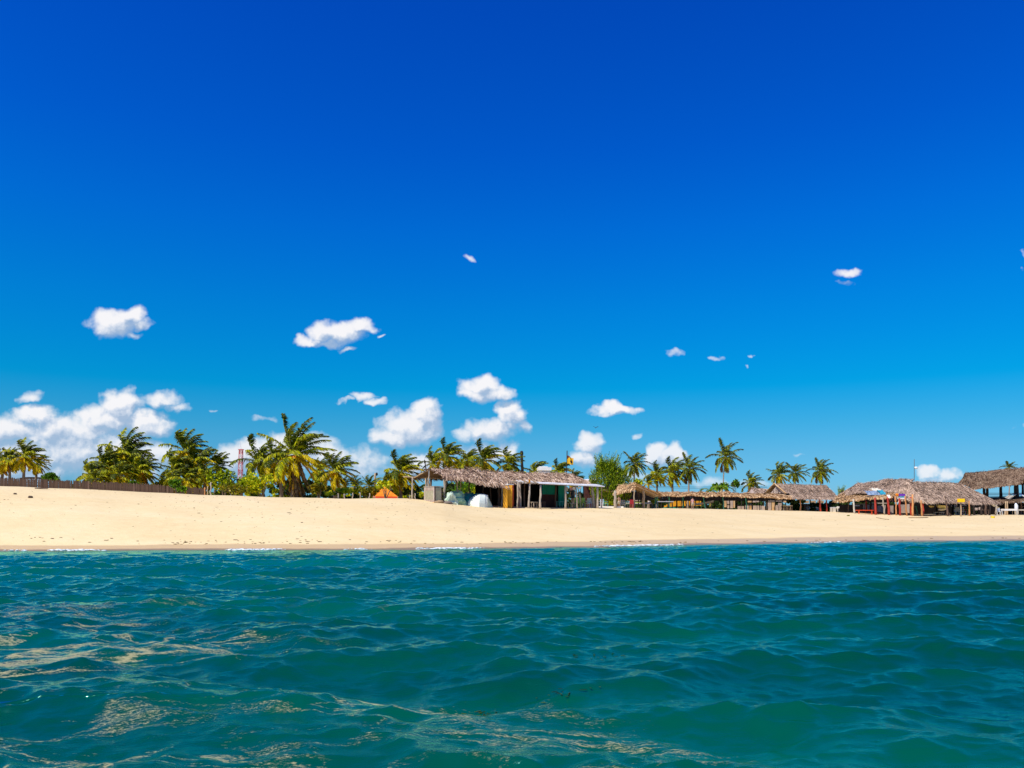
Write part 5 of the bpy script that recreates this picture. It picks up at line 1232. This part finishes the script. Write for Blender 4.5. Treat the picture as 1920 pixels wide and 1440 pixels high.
# ------------------------------------------------------------------ large grey roof
lr = thing('large_thatched_pavilion', G(1775, 92), 'broad pavilion under a large grey thatched roof at the right', 'pavilion')
RL, RR = P(1700, 903.5, 93), P(1801, 906.5, 96); EL, ER = P(1731, 940.5, 87.5), P(1872, 942, 92)
thatch(lr, RL, RR, ER, EL, 7000, .65, 'thatch_grey', 71, .2, wave=.05, wid=.06, fringe=.6)
thatch(lr, RL, RL+Vector((-.15, .1, 0)), P(1669, 931.5, 91), P(1733, 938, 87.7), 900, .9, 'thatch_grey', 72, .14, wave=.05, wid=.085, name='left_thatch_hip', fringe=.5)
thatch(lr, RL+Vector((0, 0, -.03)), RR+Vector((0, 0, -.03)), P(1830, 940, 102), P(1675, 938, 100), 400, .9, 'thatch_brown', 73, .12, name='rear_thatch_slope')
for q, (px, yt, Y, r, mt, pb) in enumerate(((1678.5, 930, 87.6, .075, 'post_orange', 1680.5), (1686, 934, 87.3, .11, 'post_red', 1688), (1697, 930, 87.4, .08, 'post_orange', 1700.5), (1708, 932, 89, .12, 'post_red', 1709.5), (1711, 927, 86.8, .10, 'post_orange', 1711.5), (1727, 938, 87, .09, 'post_orange', 1729.5), (1731, 939, 87.8, .09, 'post_red', 1730), (1774, 938, 87.3, .09, 'post_brown', 1777), (1817, 939, 88.2, .075, 'post_orange', 1818), (1757, 940, 95, .12, 'post_dark', 1757), (1787, 940, 97, .12, 'post_dark', 1787), (1797, 940, 97, .12, 'post_dark', 1797), (1826, 940, 98, .12, 'post_dark', 1826), (1840, 940, 98, .12, 'post_dark', 1840), (1848, 940, 97, .12, 'post_brown', 1848), (1856, 941, 96, .09, 'post_dark', 1856), (1868, 941, 94, .09, 'post_pale', 1868))):
    pp(lr, px, yt, Y, r, mt, pxb=pb)
post(lr, P(1776, 955, 87.3), G(1783, 87.6), .06, 'post_brown', 3, name='prop'); post(lr, P(1773, 936, 87.1), P(1771, 930, 87.1), .04, 'post_brown', 4, name='stub')
for i in range(46):
    a = P(1688+i*4.1, 946, 103); zb = (P(0, 951, 103).z if 1785 < 1688+i*4.1 < 1842 and i % 2 else gz(a.x, 103)); a.z = P(0, 940, 103).z if not (1785 < 1688+i*4.1 < 1842) else P(0, 945.5, 103).z
    MB().box((a.x, 103+.02*(i % 2), (a.z+zb)/2), (.30, .04, a.z-zb)).build('shade_board', M['shade_dark'], lr)  # pavilion backing, its shade put into the board colour
for i, (xa, xb, yt, yb_) in enumerate(((1783, 1795, 947, 950), (1788, 1794, 955, 960), (1826, 1833, 952, 957), (1835, 1842, 951, 956), (1827, 1840, 945, 946.2), (1803, 1812, 946.5, 948))):
    a = P(xa, yt, 101); b_ = P(xb, yb_, 101); MB().box(((a.x+b_.x)/2, 101, (a.z+b_.z)/2), (b_.x-a.x, .06, a.z-b_.z)).build('pale_panel', M['reed'], lr)
bn = thing('painted_banner', G(1690, 89), 'banner with an orange blob over purple and teal stripes under the pavilion eave', 'banner')
for nm, (xa, xb, ya, yb_), mt in (('purple_band', (1685, 1697, 926, 930), 'purple'), ('teal_band', (1684, 1697.5, 930.5, 933), 'tarp_cyan'), ('white_band', (1683, 1697, 933.2, 935.5), 'white_paint')):
    a = P(xa, ya, 88.2); b_ = P(xb, yb_, 88.2); MB().box(((a.x+b_.x)/2, 88.2, (a.z+b_.z)/2), (b_.x-a.x, .03, a.z-b_.z)).build(nm, M[mt], bn)
MB().blob(P(1682, 928, 88.1), (.2, .05, .17), 2).build('orange_blob', M['orange_cloth'], bn, True)
t = thing('pipe_stand', G(1720, 90), 'bent teal pipe frame under the left part of the pavilion', 'frame'); pp(t, 1717.5, 949.5, 90, .05, 'post_green', pxb=1721); plank(t, P(1715, 949.3, 90), P(1719, 949.3, 90), .05, .06, 'post_green', 'arm')
def hammock(px0, px1, y0, y1, ysag, Y, mat, label, wide=.7):
    m = MB(); n = 12; rows = []
    for i in range(n+1):
        s = i/n; y = y0+(y1-y0)*s+ysag*math.sin(math.pi*s); c_ = P(px0+(px1-px0)*s, y, Y); w = wide*math.sin(math.pi*(s*.9+.05))**.5
        rows.append([c_+Vector((0, -w*.5, w*.35)), c_+Vector((0, -w*.25, .02)), c_, c_+Vector((0, w*.25, .05)), c_+Vector((0, w*.5, w*.45))])
    for a, b_ in zip(rows[:-1], rows[1:]):
        for j in range(4): m.quad(a[j], b_[j], b_[j+1], a[j+1])
    tag(m.build('hammock', M[mat]), label, 'hammock', 'hammocks under the pavilion')
hammock(1757, 1776, 951, 953, 2.5, 89, 'yellow_cloth', 'large yellow and white hammock under the middle of the pavilion', 1.1)
hammock(1759, 1776, 956.5, 955, 1.6, 88.6, 'cloth_beige', 'pale hammock hanging just below the large yellow one', .5)
hammock(1741, 1751, 949.5, 950, 2, 90, 'yellow_cloth', 'small yellow hammock left of the large one', .5)
table(G(1760, 90), 1.0, .5, .35, 'cream_wall', 'low pale table under the yellow hammock')
for i, (px, mt, lab) in enumerate(((1805, 'plastic_white', 'white chair right behind the yellow sign post'), (1809, 'plastic_red', 'red chair between the sign post and the orange post'), (1796, 'plastic_white', 'white chair left of the yellow sign post'))): chair(G(px, 93), mt, lab, i*1.1)
table(G(1834, 96), 2.2, .8, .6, 'post_brown', 'long dark table under the right part of the pavilion', 0, legs='post_brown')
ys = thing('yellow_sign', G(1802, 86.5), 'plain yellow rectangular sign on a thin tan post before the pavilion', 'sign'); pp(ys, 1802, 941, 86.4, .065, 'post_tan', pxb=1801.7)
c_ = P(1802.2, 938.3, 86.2); MB().box(c_, (.78, .04, .36), .02).build('sign_board', M['yellow_paint'], ys); MB().box(c_+Vector((0, .035, 0)), (.84, .03, .42), .02).build('backing', M['post_orange'], ys)
plank(ys, P(1809, 938.5, 86.4), P(1817, 940.5, 87.4), .04, .05, 'post_orange', 'brace')
yf = thing('yellow_pennant', G(1853, 76), 'small yellow pennant on a thin leaning rod stuck in the open sand', 'pennant')
g = G(1853, 76); tp = P(1858, 966.5, 76); post(yf, g-Vector((0, 0, .1)), tp, .008, 'post_pale', 1, name='rod', crook=.02)
m = MB(); rows = [[P(1857.5+8.5*i/5, 967+3.6*j/3+1.3*i/5+.3*math.sin(i), 76)+Vector((0, .05*math.sin(i*1.6), 0)) for i in range(6)] for j in range(4)]
for j in range(3):
    for i in range(5): m.quad(rows[j][i], rows[j][i+1], rows[j+1][i+1], rows[j+1][i])
m.build('cloth', M['yellow_paint'], yf)

# ------------------------------------------------------------------ two-storey shelter
ts = thing('two_storey_shelter', G(1870, 112), 'tall two-storey shelter with a thatched upper roof and an open deck at the right edge', 'shelter')
thatch(ts, P(1810, 887, 112), P(1935, 876, 108), P(1912, 906, 103), P(1822, 915.5, 107), 4200, .7, 'thatch_brown', 81, .2, wave=.08, wid=.07, fringe=.6)
thatch(ts, P(1810, 887, 112), P(1811, 887, 112.3), P(1796, 906, 113), P(1823, 915, 107), 200, .9, 'thatch_brown', 82, .12, name='left_thatch_hip')
thatch(ts, P(1810, 887.3, 112), P(1935, 876.3, 108), P(1960, 905, 116), P(1812, 911, 118), 400, 1.0, 'thatch_brown', 83, .15, name='rear_thatch_slope')
thatch(ts, P(1868, 934, 108), P(1935, 929, 106), P(1938, 939, 101.5), P(1862, 941.5, 103), 900, .9, 'thatch_brown', 84, .12, name='lower_thatch_skirt')
for px, yt, yb_, Y, r in ((1845, 912, 936, 109, .16), (1851, 912, 938, 108, .17), (1876.5, 911, 938, 107, .17), (1905.5, 908, 940, 105, .30), (1918, 906, 938, 112, .15)):
    pp(ts, px, yt, Y, r, 'post_dark', ybot=yb_, crook=.03)
for y_ in (924.6, 927.4, 930.4): plank(ts, P(1846, y_, 109), P(1905, y_+.3, 106.5), .07, .06, 'post_dark', 'railing'); plank(ts, P(1905, y_, 106.5), P(1945, y_, 107), .07, .06, 'post_dark', 'railing')
MB().slab(P(1845, 932, 112), P(1945, 931, 112), P(1945, 935, 105), P(1862, 935.5, 106), .2).build('deck', M['post_dark'], ts)
for i in range(6):
    plank(ts, P(1885+i*2.3, 931-i*1.6+1.5, 103.8+i*.25), P(1893+i*2.3, 935.5-i*1.6, 102.8+i*.25), .22, .03, 'cream_wall', 'stair_tread')
for i in range(3): plank(ts, P(1912+i*3, 925.6+i*1.6, 104), P(1918+i*3, 929.6+i*1.6, 103.5), .3, .05, 'white_paint', 'stair_tread')
for px, Y, r, mt in ((1885.5, 101.5, .07, 'post_tan'), (1888.5, 101.5, .08, 'post_tan'), (1870, 103, .1, 'post_dark'), (1896, 107, .1, 'post_dark'), (1915, 104, .09, 'post_brown')): pp(ts, px, 940, Y, r, mt)
c_ = G(1905.5, 98); MB().tube([c_-Vector((0, 0, .1)), c_+Vector((0, 0, 1.15)), c_+Vector((-.05, 0, 1.3)), c_+Vector((-.05, 0, 1.45))], [.22, .2, .15, .06], 10).build('white_pillar', M['plastic_white'], ts, True)
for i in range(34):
    a = P(1866+i*3.6, 942, 111); g = gz(a.x, 111); MB().box((a.x, 111+.02*(i % 2), (a.z+g)/2), (.29, .04, a.z-g)).build('shade_board', M['shade_dark'], ts)  # ground-floor shade given by near-black boards
for k, (y_, xa, xb) in enumerate(((950, 1909, 1922), (954, 1908, 1925))): plank(ts, P(xa, y_, 104), P(xb, y_, 104), .05, .06, 'post_brown', 'ground_rail')
table(G(1891, 98), 1.45, .7, .62, 'white_paint', 'long table with a white cloth-like top under the two-storey shelter', 0, th=.22)
table(G(1915, 99), 1.2, .7, .62, 'cream_wall', 'pale table right of the white pillar', 0, th=.12)
t = thing('white_parasol', G(1863, 97), 'small white slanted parasol between the pavilion and the two-storey shelter', 'parasol'); pp(t, 1866, 949, 97, .04, 'post_brown')
m = MB(); ap = P(1864.5, 946.5, 97)
for i in range(8):
    a = i*math.pi/4; b_ = (i+1)*math.pi/4; m.tri(ap+Vector((math.cos(a)*.42+.1, math.sin(a)*.42, -.12-.28*math.cos(a)-.05)), ap+Vector((math.cos(b_)*.42+.1, math.sin(b_)*.42, -.12-.28*math.cos(b_)-.05)), ap)
m.build('canopy', M['white_paint'], t)
chair(G(1875, 97), 'plastic_white', 'round-backed white chair left of the long white-topped table', .4)
t = thing('cream_post', G(1868.5, 92), 'short cream post on the sand right of the pavilion', 'post'); pp(t, 1868.5, 960, 92, .07, 'cream_wall')

# ------------------------------------------------------------------ beach litter
o = thing('driftwood_plank', G(80, 57.5), 'dark driftwood plank lying high on the left sand slope', 'plank')
g = G(80, 57.5); MB().box(g+Vector((-.1, 0, .06)), (.85, .16, .07), .03).box(g+Vector((.36, 0, .09)), (.12, .14, .05), .2).build('plank', M['driftwood'], o)
for px, Y, s_, lab in ((28, 53.5, .11, 'small dark stone on the left sand slope, left of its larger neighbour'), (57, 52.5, .16, 'larger dark stone on the left sand slope below the driftwood plank')):
    g = G(px, Y); tag(MB().blob(g+Vector((0, 0, s_*.3)), (s_, s_*.8, s_*.6), int(px), 6, 8, .2).build('stone', M['driftwood'], smooth=True), lab, 'stone', 'dark stones on the left slope')
g0 = G(1703, 82); m = MB(); pts = [G(1703+i*4.2, 82-.9*math.sin(math.pi*i/9))+Vector((0, 0, .04)) for i in range(10)]
m.tube(pts, [.02]+[.055]*8+[.02], 5); tag(m.build('curved_branch', M['plank_tan']), 'long curved tan branch lying on the sand before the pavilion', 'branch')
m = MB(); pts = [G(1643+i*3, 80-i*.45)+Vector((0, 0, .03)) for i in range(9)]; m.tube(pts, .025, 4); tag(m.build('rope', M['plank_tan']), 'thin rope trailing on the sand before the red-post shelter', 'rope')
tag(MB().blob(G(1590, 82)+Vector((0, 0, .05)), (.17, .12, .06), 4, 5, 8, .3).build('seaweed_clump', M['leaf_olive']), 'olive clump of seaweed on the sand before the red-post shelter', 'seaweed')
m = MB(); rg = random.Random(31)
for i in range(800):
    px = rg.uniform(-80, 2000) if i % 3 else rg.choice((370, 480, 590, 740, 1180))+rg.gauss(0, 25); S = float(shoreY(px)); C = float(itp(px, CD)); q = rg.random()
    if q < .22: Y = S+rg.uniform(1.2, 2.0); s = rg.uniform(.02, .06)
    else: Y = S+(C-S)*rg.betavariate(2.2, 2.2); s = rg.uniform(.01, .034)
    if q > .97: s *= 1.8
    g = G(px, Y); m.blob(g+Vector((0, 0, s*.15)), (s*rg.uniform(1, 2.6), s, s*.35), i, 4, 5, .3)
m.build('beach_litter', M['seaweed'], kind='stuff')
m = MB()
for (cx_, Y, n, w) in ((560, 14.2, 40, .35), (850, 14.0, 16, .3), (480, 22, 14, .4), (1110, 11.0, 14, .22), (1060, 9.0, 14, .22), (1150, 28, 20, .5), (900, 8.6, 30, .35)):
    for i in range(n):
        x = (cx_-CX)/F*Y+rg.gauss(0, w); y = Y+rg.gauss(0, w*.35)
        a = rg.uniform(0, 3.1); m.box((x, y, water_z(x, y)+.004), (rg.uniform(.02, .09), .012, .005), a)
m.build('floating_seaweed', M['leaf_dark'], kind='stuff')
